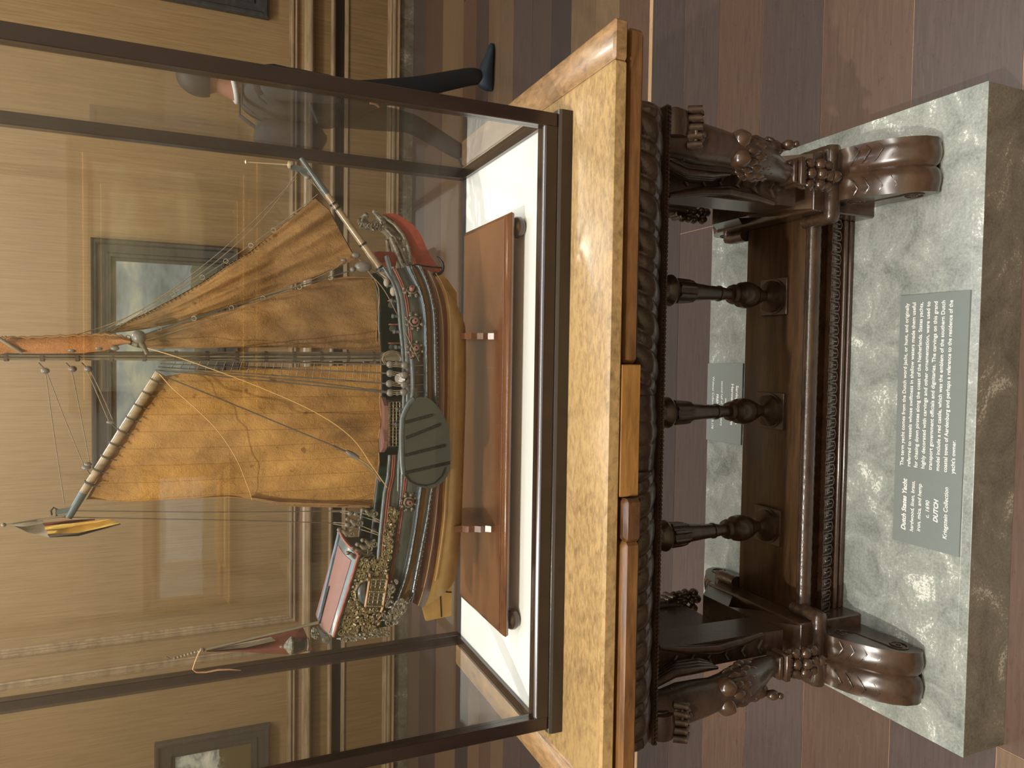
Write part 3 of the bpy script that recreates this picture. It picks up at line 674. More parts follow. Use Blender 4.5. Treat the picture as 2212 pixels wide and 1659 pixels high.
M['wale'] = plain('dark_wale', srgb(48, 53, 52), 0.22, coat=0.5, noise=0.15, nscale=120)
M['ochre'] = plain('ochre_band', srgb(122, 92, 50), 0.4, noise=0.15, nscale=90)
M['strake'] = wood('brown_strake', srgb(50, 31, 20), srgb(116, 76, 46), (0.6, 6, 6), 24, 0.3, 0.3, bump=0.1)
M['cream'] = plain('cream_bottom', srgb(164, 132, 76), 0.36, coat=0.25, noise=0.16, nscale=30)
M['goldline'] = plain('gold_line', srgb(176, 138, 100), 0.35)
M['red'] = plain('faded_red', srgb(140, 80, 64), 0.5, noise=0.2, nscale=130)
M['red_deep'] = plain('brick_red_paint', srgb(132, 60, 46), 0.42, noise=0.22, nscale=70)
M['pink'] = plain('faded_pink_paint', srgb(128, 88, 78), 0.55, noise=0.07, nscale=60)
M['green_in'] = plain('dark_green_paint', srgb(26, 54, 40), 0.4, noise=0.2, nscale=40)
M['black_in'] = plain('near_black_paint', srgb(28, 30, 30), 0.45, noise=0.2, nscale=60)
M['carve_gold'] = plain('shade_blotched_gilding', srgb(112, 98, 66), 0.32, 0.2, noise=0.8, nscale=160, bump=0.5)  # old gilding; dark blotches put shade between the carvings into the colour
M['carve_pale'] = plain('pale_carved_wood', srgb(104, 97, 80), 0.36, noise=0.7, nscale=140, bump=0.4)
M['spar'] = wood('spar_wood', srgb(110, 92, 66), srgb(168, 146, 112), (8, 8, 2), 12, 0.35, 0.3, bump=0.05)
M['mastwood'] = wood('mast_wood', srgb(92, 86, 70), srgb(142, 132, 108), (8, 8, 1), 12, 0.35, 0.3, bump=0.05)
M['iron'] = plain('dark_iron', srgb(46, 46, 46), 0.35, 0.6)
M['rope'] = plain('hemp_rope', srgb(128, 112, 88), 0.9, noise=0.2, nscale=300)
M['rope_dark'] = plain('tarred_rope', srgb(84, 74, 60), 0.9, noise=0.2, nscale=300)
M['rope_gold'] = plain('golden_thread', srgb(196, 154, 94), 0.8)
M['bolt_rope'] = plain('yellow_bolt_rope', srgb(150, 114, 68), 0.8, noise=0.12, nscale=200)
M['blockwood'] = plain('grey_block_wood', srgb(108, 103, 94), 0.35, noise=0.15, nscale=140)
M['mica'] = plain('mica_pane', srgb(50, 50, 46), 0.12, coat=0.6, noise=0.15, nscale=60)
M['brass'] = plain('brass', srgb(214, 196, 160), 0.3, 0.5)
M['flag_y'] = plain('yellow_bunting', srgb(216, 178, 84), 0.8, noise=0.15, nscale=50)
M['flag_w'] = plain('greyed_white_bunting', srgb(150, 140, 120), 0.85, noise=0.25, nscale=40)
M['flag_r'] = plain('red_bunting', srgb(126, 46, 40), 0.8, noise=0.15, nscale=50)
M['flag_rb'] = plain('red_brown_silk', srgb(104, 56, 40), 0.7, noise=0.2, nscale=40)
M['ribbon'] = plain('tan_ribbon', srgb(206, 158, 112), 0.75)

ship = thing('model_ship', (-0.08, 0.0, 1.2205), 'model sailing yacht with tan linen sails and carved stern inside the glass case', 'model ship')
def interp(pts, x):
    xs = [p[0] for p in pts]; return float(np.interp(x, xs, [p[1] for p in pts]))
XE, XM, BM = 0.292, 0.02, 0.104
def half(X):
    if X > XM: return BM*max(0.0, 1-((X-XM)/(XE-XM))**2.5)**0.55
    return BM*(1-0.36*((XM-X)/0.55)**2)
R6 = lambda a, b_: (550+a/4.424, 350+b_/4.424)
R7 = lambda a, b_: (550+a/4.424, 700+b_/4.424)
R8 = lambda a, b_: (550+a/4.424, 1050+b_/4.424)
def hline(pts, k, n=72):
    """pixel polyline from bow to stern lying on the near side of the hull -> n points (X, b, Z)"""
    out = []
    for (x, y) in pts:
        Xg = 0.0
        for _ in range(12):
            Y = -half(min(Xg, XE-1e-4))*k; p = at(x, y, Y=Y); Xg = 0.5*Xg+0.5*p[0]
        out.append((min(p[0], XE-2e-4), p[2]))
    xs = np.array([p[0] for p in out]); zs = np.array([p[1] for p in out])
    d = np.r_[0, np.cumsum(np.hypot(np.diff(xs), np.diff(zs)))]; t = np.linspace(0, d[-1], n)
    # smooth
    X = np.interp(t, d, xs); Z = np.interp(t, d, zs)
    for _ in range(6):
        Z[1:-1] = (Z[:-2]+2*Z[1:-1]+Z[2:])/4; X[1:-1] = (X[:-2]+2*X[1:-1]+X[2:])/4
    return [(X[i], max(half(X[i])*k, 0.002), Z[i]) for i in range(n)]
HL = {
 'H': hline([R6(1240, 1010), R6(1300, 1090), R6(1380, 1260), R6(1400, 1600), R7(1425, 200), R7(1440, 700), R7(1415, 1100), R7(1385, 1300), R8(1385, 60), R8(1350, 260), R8(1318, 520), R8(1262, 850), R8(1130, 1370)], .90),
 'G': hline([R6(1320, 1020), R6(1410, 1200), R6(1440, 1320), R6(1470, 1640), R7(1480, 300), R7(1488, 700), R7(1460, 1100), R7(1430, 1450), R8(1412, 60), R8(1370, 350), R8(1335, 600), R8(1285, 850), R8(1245, 1100), R8(1150, 1375)], .93),
 'F': hline([R6(1430, 1010), R6(1530, 1200), R6(1590, 1400), R6(1595, 1640), R7(1600, 300), R7(1605, 700), R7(1585, 1200), R7(1560, 1500), R8(1540, 60), R8(1500, 400), R8(1420, 800), R8(1360, 1010), R8(1280, 1170)], .98),
 'E': hline([R6(1500, 1010), R6(1590, 1200), R6(1640, 1400), R6(1650, 1640), R7(1652, 300), R7(1655, 700), R7(1640, 1200), R7(1615, 1500), R8(1590, 60), R8(1560, 300), R8(1500, 700), R8(1430, 950), R8(1370, 1090)], 1.0),
 'D': hline([R6(1530, 1000), R6(1570, 1040), R6(1640, 1230), R6(1680, 1400), R6(1690, 1640), R7(1692, 300), R7(1700, 700), R7(1690, 1200), R7(1670, 1600), R8(1660, 0), R8(1630, 250), R8(1560, 600), R8(1500, 900), R8(1468, 1080)], 1.0),
 'B': hline([R6(1590, 1015), R6(1640, 1110), R6(1700, 1300), R6(1738, 1500), R6(1745, 1640), R7(1750, 300), R7(1760, 600), R7(1745, 1200), R7(1700, 1600), R8(1690, 60), R8(1650, 400), R8(1590, 750), R8(1540, 960), R8(1505, 1110)], .985),
 'C': hline([R6(1700, 1060), R6(1770, 1160), R6(1810, 1280), R6(1838, 1450), R6(1842, 1640), R7(1840, 700), R7(1825, 1200), R7(1790, 1640), R8(1790, 250), R8(1755, 550), R8(1700, 900), R8(1650, 1100), R8(1610, 1160)], .84),
}
NH = 72
def band(A, B, out, bul, parent, name, mat_, side=2, inner=0.004, nb=6):
    """planking strip between two hull lines; out = proud of the hull, bul = rounding"""
    rings = []
    for a, c in zip(A, B):
        ring = []
        for k in range(nb+1):
            t = k/nb; X = a[0]+(c[0]-a[0])*t; bb_ = a[1]+(c[1]-a[1])*t; Z = a[2]+(c[2]-a[2])*t
            ring.append((X+(out*0.6 if X > 0.24 else 0), -(bb_+out+bul*math.sin(PI*t)), Z))
        ring += [(c[0], -max(c[1]-inner, 0.0008), c[2]), (a[0], -max(a[1]-inner, 0.0008), a[2])]
        rings.append(ring)
    b = MB(); b.rings(rings)
    b.mirrored(1, 0.0).build(name, mat_, parent, 50)
    return b.build(name, mat_, parent, 50)
# cream bottom and keel
Kl = [((p[0]-.125*max(0, (p[0]-.10)/.19)**1.3) if p[0] > -.36 else -.36+(p[0]+.36)*.45, 0.006, interp(sorted([(-.60, 1.248), (-.5, 1.236), (-.3, 1.226), (0, 1.222), (.15, 1.224), (.22, 1.236), (.27, 1.27)]), p[0])) for p in HL['C']]
b = MB()
rings = []
for a, c in zip(HL['C'], Kl):
    ring = []
    for k in range(9):
        t = k/8; X = a[0]+(c[0]-a[0])*t; bb_ = a[1]*math.cos(t*PI/2*0.96)**0.75; Z = c[2]+(a[2]-c[2])*(1-math.sin(t*PI/2))**0.9
        ring.append((X, -max(bb_, .002), Z))
    ring += [(p[0], -p[1], p[2]) for p in reversed(ring)][0:]
    rings.append([(r[0], r[1], r[2]) for r in ring])
b.rings(rings); b.build('bottom_planking', M['cream'], ship, 60)
b = MB()
kp = [R6(1640, 1060), R6(1760, 1060), R6(1850, 1130), R6(1932, 1250), R6(1936, 1500), R7(1938, 700), R8(1915, 60), R8(1903, 300), R8(1888, 780), R8(1886, 1010), R8(1880, 1240), R8(1760, 1265), R8(1640, 1290), R8(1612, 1180), R8(1590, 1120), R8(1600, 800), R7(1800, 700), R6(1780, 1400)]
P = [at(x, y, Y=-.005) for x, y in kp]
P = [V(p[0], p[1], max(p[2], 1.2205)) for p in P]
b.prism(P, (0, .010, 0)); b.build('keel', M['cream'], ship, 0)
b = MB(); rp = [at(*R8(a, c), Y=-.0065) for a, c in ((1660, 1040), (1780, 1000), (1885, 1015), (1880, 1022), (1780, 1012), (1665, 1052))]
b.prism(rp, (0, .013, 0)); rp = [at(*R8(a, c), Y=-.0065) for a, c in ((1770, 870), (1790, 1250), (1782, 1252), (1763, 872))]; b.prism(rp, (0, .013, 0)); b.build('rudder_strap', M['iron'], ship, 0)
st_ = band(HL['B'], HL['C'], 0.001, 0.004, ship, 'lower_strake', M['strake'])
b = MB()
mid = [((a[0]+c[0])/2, (a[1]+c[1])/2, (a[2]+c[2])/2) for a, c in zip(HL['B'], HL['C'])]
for q in (1, -1): b.tube([(p[0], -q*(p[1]+.005), p[2]) for p in mid], .0010, 5); b.tube([(p[0], -q*(p[1]+.003), p[2]-.006) for p in HL['C'][:-6]], .0009, 5)
b.build('gilt_line', M['goldline'], st_, 60)
def studs(A, B, t, every, out, parent):
    for q in (1, -1):
        b = MB()
        for i in range(1, NH-1):
            for tt in t:
                a, c = A[i], B[i]; X = a[0]+(c[0]-a[0])*tt; bb_ = a[1]+(c[1]-a[1])*tt; Z = a[2]+(c[2]-a[2])*tt
                b.ball((X+(.006 if i % 2 else 0)*(tt < .5), -q*(bb_+out), Z), .0014, 5)
        b.build('studs', M['blockwood'], parent, 60)
w2 = band(HL['D'], HL['B'], 0.004, 0.007, ship, 'lower_wale', M['wale']); studs(HL['D'], HL['B'], (.35, .7), 1, .0105, w2)
band(HL['E'], HL['D'], 0.0, 0.001, ship, 'ochre_strake', M['ochre'])
w1 = band(HL['F'], HL['E'], 0.004, 0.008, ship, 'upper_wale', M['wale']); studs(HL['F'], HL['E'], (.45,), 1, .0115, w1)
band(HL['G'], HL['F'], 0.0, 0.002, ship, 'side_planking', M['hull_green'])
band(HL['H'], HL['G'], 0.001, 0.002, ship, 'rail_planking', M['hull_grey'])
b = MB()
for q in (1, -1):
    b.tube([(p[0], -q*(p[1]+.003), p[2]-.001) for p in HL['G']], .0016, 6); b.tube([(p[0], -q*(p[1]+.0035), p[2]-.0048) for p in HL['G']], .0013, 6)
b.build('red_moulding', M['red'], ship, 60)
b = MB()
for q in (1, -1): b.tube([(p[0], -q*p[1], p[2]+.002) for p in HL['H']], .0042, 8)
b.build('cap_rail', M['hull_grey'], ship, 60)
# deck and inside of the bulwarks
Dk = [(p[0], max(p[1]-.005, .001), p[2]-.046) for p in HL['H']]
b = MB()
for i in range(NH-1):
    a, c = Dk[i], Dk[i+1]; b.add([(a[0], -a[1], a[2]), (a[0], a[1], a[2]), (c[0], c[1], c[2]), (c[0], -c[1], c[2])], [(0, 1, 2, 3)])
b.build('deck', M['black_in'], ship, 60)
b = MB(); q = 1
b.rings([[(a[0], a[1], a[2]), (g[0], g[1]-.0045, g[2]), (g[0], g[1]-.0048, g[2]), (a[0], a[1]-.001, a[2])] for a, g in zip(Dk, HL['H'])])
b.both('inner_bulwark', M['green_in'], ship, 60)
# raised upper rail aft of the leeboard up to the cabin, near and far side
up = [R7(1300, 1250), R7(1285, 1450), R8(1250, 60), R8(1225, 300), R8(1205, 500), R8(1190, 680)]
dn = [R7(1415, 1250), R7(1395, 1450), R8(1385, 60), R8(1350, 300), R8(1322, 500), R8(1300, 680)]
UA = [at(x, y, Y=-.088) for x, y in up]; DA = [at(x, y, Y=-.092) for x, y in dn]
b = MB(); b.rings([[tuple(u), tuple(d_), (d_[0], d_[1]+.005, d_[2]), (u[0], u[1]+.005, u[2])] for u, d_ in zip(UA, DA)]); b.both('upper_bulwark', M['hull_green'], ship, 30)
b = MB(); b.tube([(p[0], p[1]-.002, p[2]+.002) for p in UA], .0042, 8); b.both('upper_rail', M['hull_grey'], ship, 60)
b = MB(); b.tube([(p[0], p[1]-.0045, p[2]-.004) for p in UA], .0016, 6); b.tube([(p[0], p[1]-.0045, p[2]-.008) for p in UA], .0012, 6); b.both('upper_red_moulding', M['red'], ship, 60)

def scroll(b, c, r, ax1, ax2, turns=1.4, th=.0022, ph=0.0, n=14):
    c = np.array(c, float); pts = []
    for i in range(n):
        t = i/(n-1); a = ph+t*turns*2*PI; rr = r*(1-.75*t); pts.append(c+rr*math.cos(a)*ax1+rr*math.sin(a)*ax2)
    b.tube(pts, [th*(.6+.6*math.sin(PI*min(1, .2+i/(n-1)))) for i in range(n)], 5); b.ball(pts[-1], th*1.4, 5)
def carve(b, quadfn, nu, nv, depth, r, seed=3):
    """scatter of scrolls and leaves over a bilinear patch; quadfn(u, v) -> point, normal"""
    g = random.Random(seed)
    for i in range(nu):
        for j in range(nv):
            u, v_ = (i+.5+g.uniform(-.25, .25))/nu, (j+.5+g.uniform(-.25, .25))/nv
            p, n_, a1, a2 = quadfn(u, v_)
            k = g.random()
            if k < .6: scroll(b, p+n_*depth*g.uniform(.5, 1.1), r*g.uniform(.7, 1.15), a1*g.choice((1, -1)), a2, g.uniform(.9, 1.5), .0019, g.uniform(0, 6), 10)
            elif k < .85:
                d_ = a1*math.cos(g.uniform(0, 6))+a2*math.sin(g.uniform(0, 6)); d_ /= np.linalg.norm(d_)
                b.tube([p+d_*(-r)+n_*depth*.3, p+n_*depth*1.3, p+d_*r+n_*depth*.4], [.0008, .0032, .0012], 5)
            else: b.ball(p+n_*depth*.6, r*.42, 6)
def patch(A, B, C, D):
    A, B, C, D = map(lambda q: np.array(q, float), (A, B, C, D))
    def f(u, v_):
        p = (A*(1-u)+B*u)*(1-v_)+(D*(1-u)+C*u)*v_; a1 = (B-A)*(1-v_)+(C-D)*v_; a2 = (D-A)*(1-u)+(C-B)*u
        n_ = np.cross(a1, a2); n_ /= np.linalg.norm(n_)
        if n_[1] > 0: n_ = -n_
        return p, n_, a1/np.linalg.norm(a1), a2/np.linalg.norm(a2)
    return f
# gun ports: carved wreath around a pink-muzzled gun
for (gx, gy) in ((888, 631), (894, 696), (896, 755), (882, 1084)):
    Xg = 0
    for _ in range(10): p = at(gx, gy, Y=-half(min(Xg, .28))*.96); Xg = p[0]
    nrm = V(1.0 if gy < 660 else .25, -1, 0) if gy < 1000 else V(0, -1, 0); nrm /= np.linalg.norm(nrm); t1 = np.cross(nrm, V(0, 0, 1)); t2 = V(0, 0, 1)
    b = MB(); ring = [p+nrm*.004+.0095*(math.cos(a)*t1+math.sin(a)*t2) for a in [k*PI/8 for k in range(16)]]; b.tube(ring, .0026, 7, closed=True)
    for k in range(8):
        a = k*PI/4+.3; c = p+nrm*.004+.0155*(math.cos(a)*t1+math.sin(a)*t2); b.ball(c, .0040, 7); b.ball(c+.004*(math.cos(a+.8)*t1+math.sin(a+.8)*t2), .0026, 6)
    wr = b.build('port_wreath', M['carve_pale'], ship, 60)
    b = MB(); b.lathe([(-.002, .0086), (.0005, .0086)], p, nrm, 14); b.build('port_hole', M['black_in'], wr, 30)
    b = MB(); b.lathe([(-.002, .0052), (.012, .0056), (.014, .0050), (.0145, .0024), (.010, .0022)], p, nrm, 14); b.build('gun_muzzle', M['pink'], ship, 50)
# leeboard
lb = [(1520, 712), (1470, 760), (1435, 830), (1410, 900), (1402, 1050), (1405, 1200), (1410, 1350), (1420, 1430), (1450, 1480), (1500, 1520), (1560, 1553), (1640, 1570), (1720, 1562), (1780, 1525), (1835, 1465), (1866, 1400),
      (1872, 1280), (1868, 1150), (1860, 1040), (1845, 960), (1815, 890), (1780, 830), (1740, 775), (1700, 735), (1650, 706), (1590, 695)]
YL = -.128
b = MB(); b.prism([at(*R7(*q), Y=YL) for q in lb], (0, .007, 0)); lee = b.build('leeboard', plain('leeboard_green', srgb(62, 66, 57), 0.4, coat=0.2, noise=0.08, nscale=60), ship, 30)
b = MB(); b.tube([at(*R7(*q), Y=YL+.002) for q in lb[:8]], .0055, 8, flat=(1, .8)); b.build('leeboard_edge', M['hull_grey'], lee, 60)
b = MB()
for a, c in (((1440, 940), (1700, 870)), ((1445, 1090), (1770, 960)), ((1440, 1255), (1820, 1160)), ((1450, 1420), (1868, 1325))):
    p0, p1 = at(*R7(*a), Y=YL-.001), at(*R7(*c), Y=YL-.001); b.tube([p0, p1], .0034, 6, flat=(.5, 1))
    for k in range(7):
        p = p0+(p1-p0)*(k+.5)/7; b.ball(p-V(0, .0015, 0), .0011, 5)
arc = [at(*R7(*q), Y=YL-.001) for q in ((1440, 1440), (1480, 1500), (1550, 1535), (1640, 1545), (1720, 1520), (1790, 1450), (1820, 1370))]
b.tube(arc, .0022, 6, flat=(.5, 1)); b.build('iron_strap', M['iron'], lee, 50)
# channel with deadeyes and shrouds
b = MB(); ch = [at(*R7(x_, y_), Y=-.118) for x_, y_ in ((1500, 335), (1510, 480), (1512, 620), (1500, 720))]
b.tube(ch, .0055, 8, flat=(.8, 1)); b.build('channel', M['hull_grey'], ship, 60)
mast_top = at(352, 772, Y=-.006)
dead = []
for (ux, uy, lx_, ly_) in ((1295, 385, 1435, 395), (1295, 470, 1430, 485), (1290, 568, 1430, 580), (1295, 655, 1425, 650)):
    pu, pl = at(*R7(ux, uy), Y=-.112), at(*R7(lx_, ly_), Y=-.118); dead.append((pu, pl))
for q in (1, -1):
    for pu, pl in dead:
        f = lambda p: V(p[0], q*p[1], p[2])
        for pp in (pu, pl):
            b = MB(); b.ball(f(pp), .0078, 12, (1, .7, 1)); b.build('deadeye', M['blockwood'], ship, 60)
        b = MB()
        for k in (-1, 0, 1): b.tube([f(pu)+V(k*.0035, -q*.002, 0), f(pl)+V(k*.0035, -q*.002, 0)], .0008, 4)
        b.tube([f(pl), f(pl)+V(0, 0, -.02), f(pl)+V(0, q*.012, -.045)], .0011, 5); b.build('lanyard', M['rope'], ship, 60)
shr = []
for q in (1, -1):
    for i, (pu, pl) in enumerate(dead):
        top_ = mast_top+V(-.006-.006*i, -q*.004, .004*i)
        b = MB(); b.tube([V(pu[0], q*pu[1], pu[2]+.007), top_], [.0016, .0010], 5); b.build('shroud', M['rope_dark'], ship, 60)
        if q == 1: shr.append((V(pu[0], pu[1], pu[2]+.007), top_))
        else: shr.append((V(pu[0], -pu[1], pu[2]+.007), top_))
for s0 in (0, 4):
    b = MB()
    for k in range(26):
        t = .045+.90*k/25
        pts = [a+(c-a)*t for a, c in shr[s0:s0+3]]; b.tube(pts, .00075, 4)
        for p in pts: b.ball(p, .0015, 4)
    b.build('ratlines', M['rope'], ship, 60)
# mast
b = MB(); mb_, mt_ = at(838, 770, Y=0.0), V(at(0, 772, Y=0)[0], 0, 2.34); mb_ = V(mb_[0], 0, 1.36)
b.tube([mb_, mb_+(mt_-mb_)*.4, mb_+(mt_-mb_)*.75, mt_], [.0098, .0088, .0078, .0055], 16); mast = b.build('mast', M['mastwood'], ship, 60)
b = MB()
for k in range(16):
    p = mb_+(mt_-mb_)*(.06+k*.055); b.lathe([(-.003, .0102), (.003, .0102)], p, (0, 0, 1), 12)
for k in range(5):
    b.tube([mb_+(mt_-mb_)*.05+V(.006*math.cos(k*1.3), -.011, 0), mb_+(mt_-mb_)*.8+V(.004*math.cos(k*1.3), -.009, 0)], .0009, 4)
b.build('mast_lashing', M['rope_dark'], mast, 60)
# sails
def coons(c0, c1, d0, d1, Yb, bil, wr, name, mat_, nu=70, nv=70, th=.0012):
    """c0,c1: pixel curves (v=0, v=1) along u; d0,d1: curves (u=0, u=1) along v; a billowed cloth between them"""
    def cur(pts, t):
        P_ = np.array(pts, float); d_ = np.r_[0, np.cumsum(np.hypot(*np.diff(P_, axis=0).T))]; s_ = t*d_[-1]
        return np.array([np.interp(s_, d_, P_[:, 0]), np.interp(s_, d_, P_[:, 1])])
    P00, P10, P01, P11 = map(lambda q: np.array(q, float), (c0[0], c0[-1], c1[0], c1[-1]))
    def fn(u, v_):
        p = (1-v_)*cur(c0, u)+v_*cur(c1, u)+(1-u)*cur(d0, v_)+u*cur(d1, v_)-((1-u)*(1-v_)*P00+u*(1-v_)*P10+(1-u)*v_*P01+u*v_*P11)
        Y = Yb(u, v_)-bil*math.sin(PI*u)**.8*math.sin(PI*v_)**.8+wr(u, v_)
        return at(p[0], p[1], Y=Y)
    b = MB(); b.grid(nu, nv, fn, th); return b.build(name, mat_, ship, 70)
# main sail: u from the luff (mast) to the leech, v from head (gaff) to foot
mh = [(352, 813), (300, 893), (262, 952), (222, 1014), (187, 1078)]
mf = [(823, 788), (822, 830), (820, 870), (824, 905), (817, 950), (819, 1000), (812, 1040), (806, 1094)]
ml = [(352, 813), (420, 802), (550, 798), (700, 790), (823, 788)]
mle = [(187, 1078), (280, 1083), (400, 1077), (490, 1073), (542, 1076), (590, 1087), (674, 1092), (806, 1094)]
ws = lambda u, v_: .002*math.sin(37*u+8*v_)*v_+.0016*math.sin(28*v_+14*u)+.0045*math.sin(9*u+5*v_+1)*math.sin(7*v_)+.0022*math.sin(23*u*(.6+v_)+3*v_)*v_+.006*math.exp(-((u-.42-.2*(1-v_))/.04)**2)*max(0, v_-.75)*4*-1+.004*math.sin(31*u+2*math.sin(9*v_))*max(0, v_-.8)
main = coons(mh, mf, ml, mle, lambda u, v_: -.012+.0*u, .022, ws, 'main_sail', M['sail'], 110, 110)
b = MB(); b.tube([at(x, y, Y=-.013) for x, y in mle], .0016, 6); b.tube([at(x, y, Y=-.014) for x, y in mf], .0014, 6); b.build('bolt_rope', M['bolt_rope'], main, 60)
# fold along the after edge
b = MB(); fo = [(542, 1072, 1076), (600, 1076, 1092), (650, 1077, 1095), (720, 1080, 1096), (800, 1088, 1097)]
b.rings([[at(x, a, Y=-.016), at(x, (a+c)/2, Y=-.026), at(x, c, Y=-.014), at(x, (a+c)/2, Y=-.012)] for x, a, c in fo]); b.build('leech_fold', M['sail_dark'], main, 60)
# fore staysail: head at the mast, luff along the stay
sl = [(262, 738), (277, 731), (344, 712), (419, 690), (500, 667), (568, 646), (647, 622), (714, 602), (742, 598)]
sf = [(742, 598), (780, 599), (808, 601)]
sb = [(808, 601), (818, 622), (820, 650), (814, 690), (813, 735), (823, 760)]
se = [(262, 738), (300, 752), (352, 753), (450, 752), (597, 750), (700, 752), (823, 760)]
wj = lambda u, v_: .004*math.sin(8*u+3*v_)+.003*math.sin(17*v_+6*u)+.0015*math.sin(41*u-9*v_)
stay = coons(sl, se, [sl[0], (262, 738.5), se[0]], [sf[-1] if False else sl[-1], (808, 601), (814, 690), (823, 760)], lambda u, v_: .004, .014, wj, 'fore_staysail', M['sail_dark'], 90, 50)
b = MB(); b.tube([at(x, y, Y=.003) for x, y in [(742, 598)]+sf+sb], .0010, 6); b.build('bolt_rope', M['bolt_rope'], stay, 60)
# jib
jl = [(222, 722), (255, 704), (312, 678), (374, 646), (437, 610), (488, 575), (542, 543), (591, 503), (640, 462), (681, 429)]
je = [(222, 722), (310, 712), (400, 694), (480, 668), (560, 640), (640, 612), (700, 592), (768, 560)]
jf = [(681, 429), (712, 455), (735, 500), (752, 530), (768, 560)]
jib = coons(jl, je, [jl[0], jl[0], je[0]] if False else [(222, 722), (222, 722.01)], jf, lambda u, v_: .010, .012, lambda u, v_: .0007*math.sin(45*u-30*v_)+.0006*math.sin(40*v_+12*u)-.020*math.exp(-((v_-.22-.25*(1-u))/.10)**2)*u**1.5+.006*math.sin(12*v_+5*u)*u+.004*math.sin(27*v_-9*u)*u, 'jib', M['sail_dark'], 90, 40)
b = MB(); b.tube([at(x, y, Y=.009) for x, y in jf], .0011, 6); b.tube([at(x, y, Y=.009) for x, y in jl], .0009, 6)
for (x0_, y0_), (x1_, y1_) in zip(jl[:-1], jl[1:]):
    for k in range(7):
        x_, y_ = x0_+(x1_-x0_)*k/7, y0_+(y1_-y0_)*k/7; b.tube([at(x_-1, y_-1, Y=.007), at(x_+6, y_+3, Y=.005)], .0009, 4); b.build('bolt_rope', M['bolt_rope'], jib, 60)
# furled topsail / pennant along the mast
tp = [(0, 731, 766), (15, 730, 762), (60, 730, 764), (120, 727, 764), (180, 725, 763), (228, 723, 757), (262, 727, 745), (282, 735, 742)]
b = MB(); rings = []
tp = [(-60, 742, 762)]+tp
for x, a, c in tp: rings.append([at(x, a, Y=-.012), at(x, (2*a+c)/3, Y=-.024), at(x, (a+2*c)/3, Y=-.022), at(x, c, Y=-.012), at(x, (a+c)/2, Y=-.002)])
b.rings(rings); fs_ = b.build('furled_topsail', cloth('orange_sailcloth', srgb(128, 80, 40), srgb(186, 128, 72)), ship, 70)
b = MB(); pr = [at(x, a-1+1.5*math.sin(i*2.2), Y=-.014) for i, (x, a) in enumerate([(x0+(x1-x0)*k/6, a0+(a1-a0)*k/6) for (x0, a0, _), (x1, a1, _2) in zip(tp[:-1], tp[1:]) for k in range(6)])]
b.tube(pr, .0024, 6); b.build('bolt_rope', M['bolt_rope'], fs_, 60)
b = MB(); b.tube([at(-40, 715, Y=-.03), at(0, 732, Y=-.028), at(25, 748, Y=-.026), at(48, 762, Y=-.02)], .0032, 8); b.build('topsail_spar', M['mastwood'], ship, 60)
# gaff (sprit) with green carved end
g0, g1, g2 = at(345, 806, Y=-.022), at(180, 1064, Y=-.018), at(148, 1118, Y=-.018)
b = MB(); b.tube([g0, g0+(g1-g0)*.5, g1], [.0085, .0082, .0070], 14); gaff = b.build('gaff', M['spar'], ship, 60)
b = MB()
for k in range(9):
    p = g0+(g1-g0)*(k+.6)/9.3; u = (g1-g0)/np.linalg.norm(g1-g0); b.lathe([(-.0012, .0098), (.0012, .0098)], p, u, 12)
    b.tube([p+V(-.004, -.006, -.008), p+V(-.006, -.004, -.018)], .0012, 5)
b.build('lacing', M['rope_dark'], gaff, 60)
b = MB(); b.tube([g1, g2], [.0072, .0062], 12)
b.prism([at(x, y, Y=-.021) for x, y in ((180, 1056), (168, 1070), (158, 1088), (148, 1098), (122, 1101), (122, 1112), (142, 1109), (160, 1102), (176, 1086))], (0, .006, 0))
b.build('gaff_end', plain('sea_green_paint', srgb(74, 90, 88), 0.3, coat=.3), gaff, 40)
b = MB(); b.tube([at(x, y, Y=-.018) for x, y in ((112, 1113), (110, 1103), (116, 1096), (122, 1099), (122, 1116))], .0016, 6); b.build('gaff_hook', M['iron'], gaff, 60)
# bowsprit
b = MB(); bs0, bs1 = at(838, 603, Y=-.006), at(652, 344, Y=0.0)
b.tube([bs0, bs0+(bs1-bs0)*.35, bs0+(bs1-bs0)*.62, bs1], [.0078, .0075, .0068, .0042], 14); bsp = b.build('bowsprit', M['spar'], ship, 60)
b = MB(); b.tube([bs0+(bs1-bs0)*.72, bs1+(bs1-bs0)*.01], [.0073, .0046], 12); b.prism([at(x, y, Y=-.002) for x, y in ((668, 384), (650, 372), (640, 368), (628, 366), (628, 357), (644, 357), (660, 364))], (0, .005, 0)); b.build('bowsprit_tip', M['hull_grey'], bsp, 40)
b = MB()
for t_ in (.10, .30, .60, .64): b.lathe([(-.002, .0092), (.002, .0092)], bs0+(bs1-bs0)*t_, bs1-bs0, 12)
b.build('bowsprit_band', M['iron'], bsp, 40)
b = MB(); b.tube([at(624, 356, Y=0), at(533, 350, Y=0)], [.0014, .0011], 6); b.lathe([(0, .0012), (.0025, .0045), (.005, .0012)], at(534, 350, Y=0), (0, 0, 1), 12); b.lathe([(0, .0075), (.004, .0072), (.006, .001)], at(627, 356, Y=0), (0, 0, 1), 12); b.build('jackstaff', M['brass'], ship, 50)
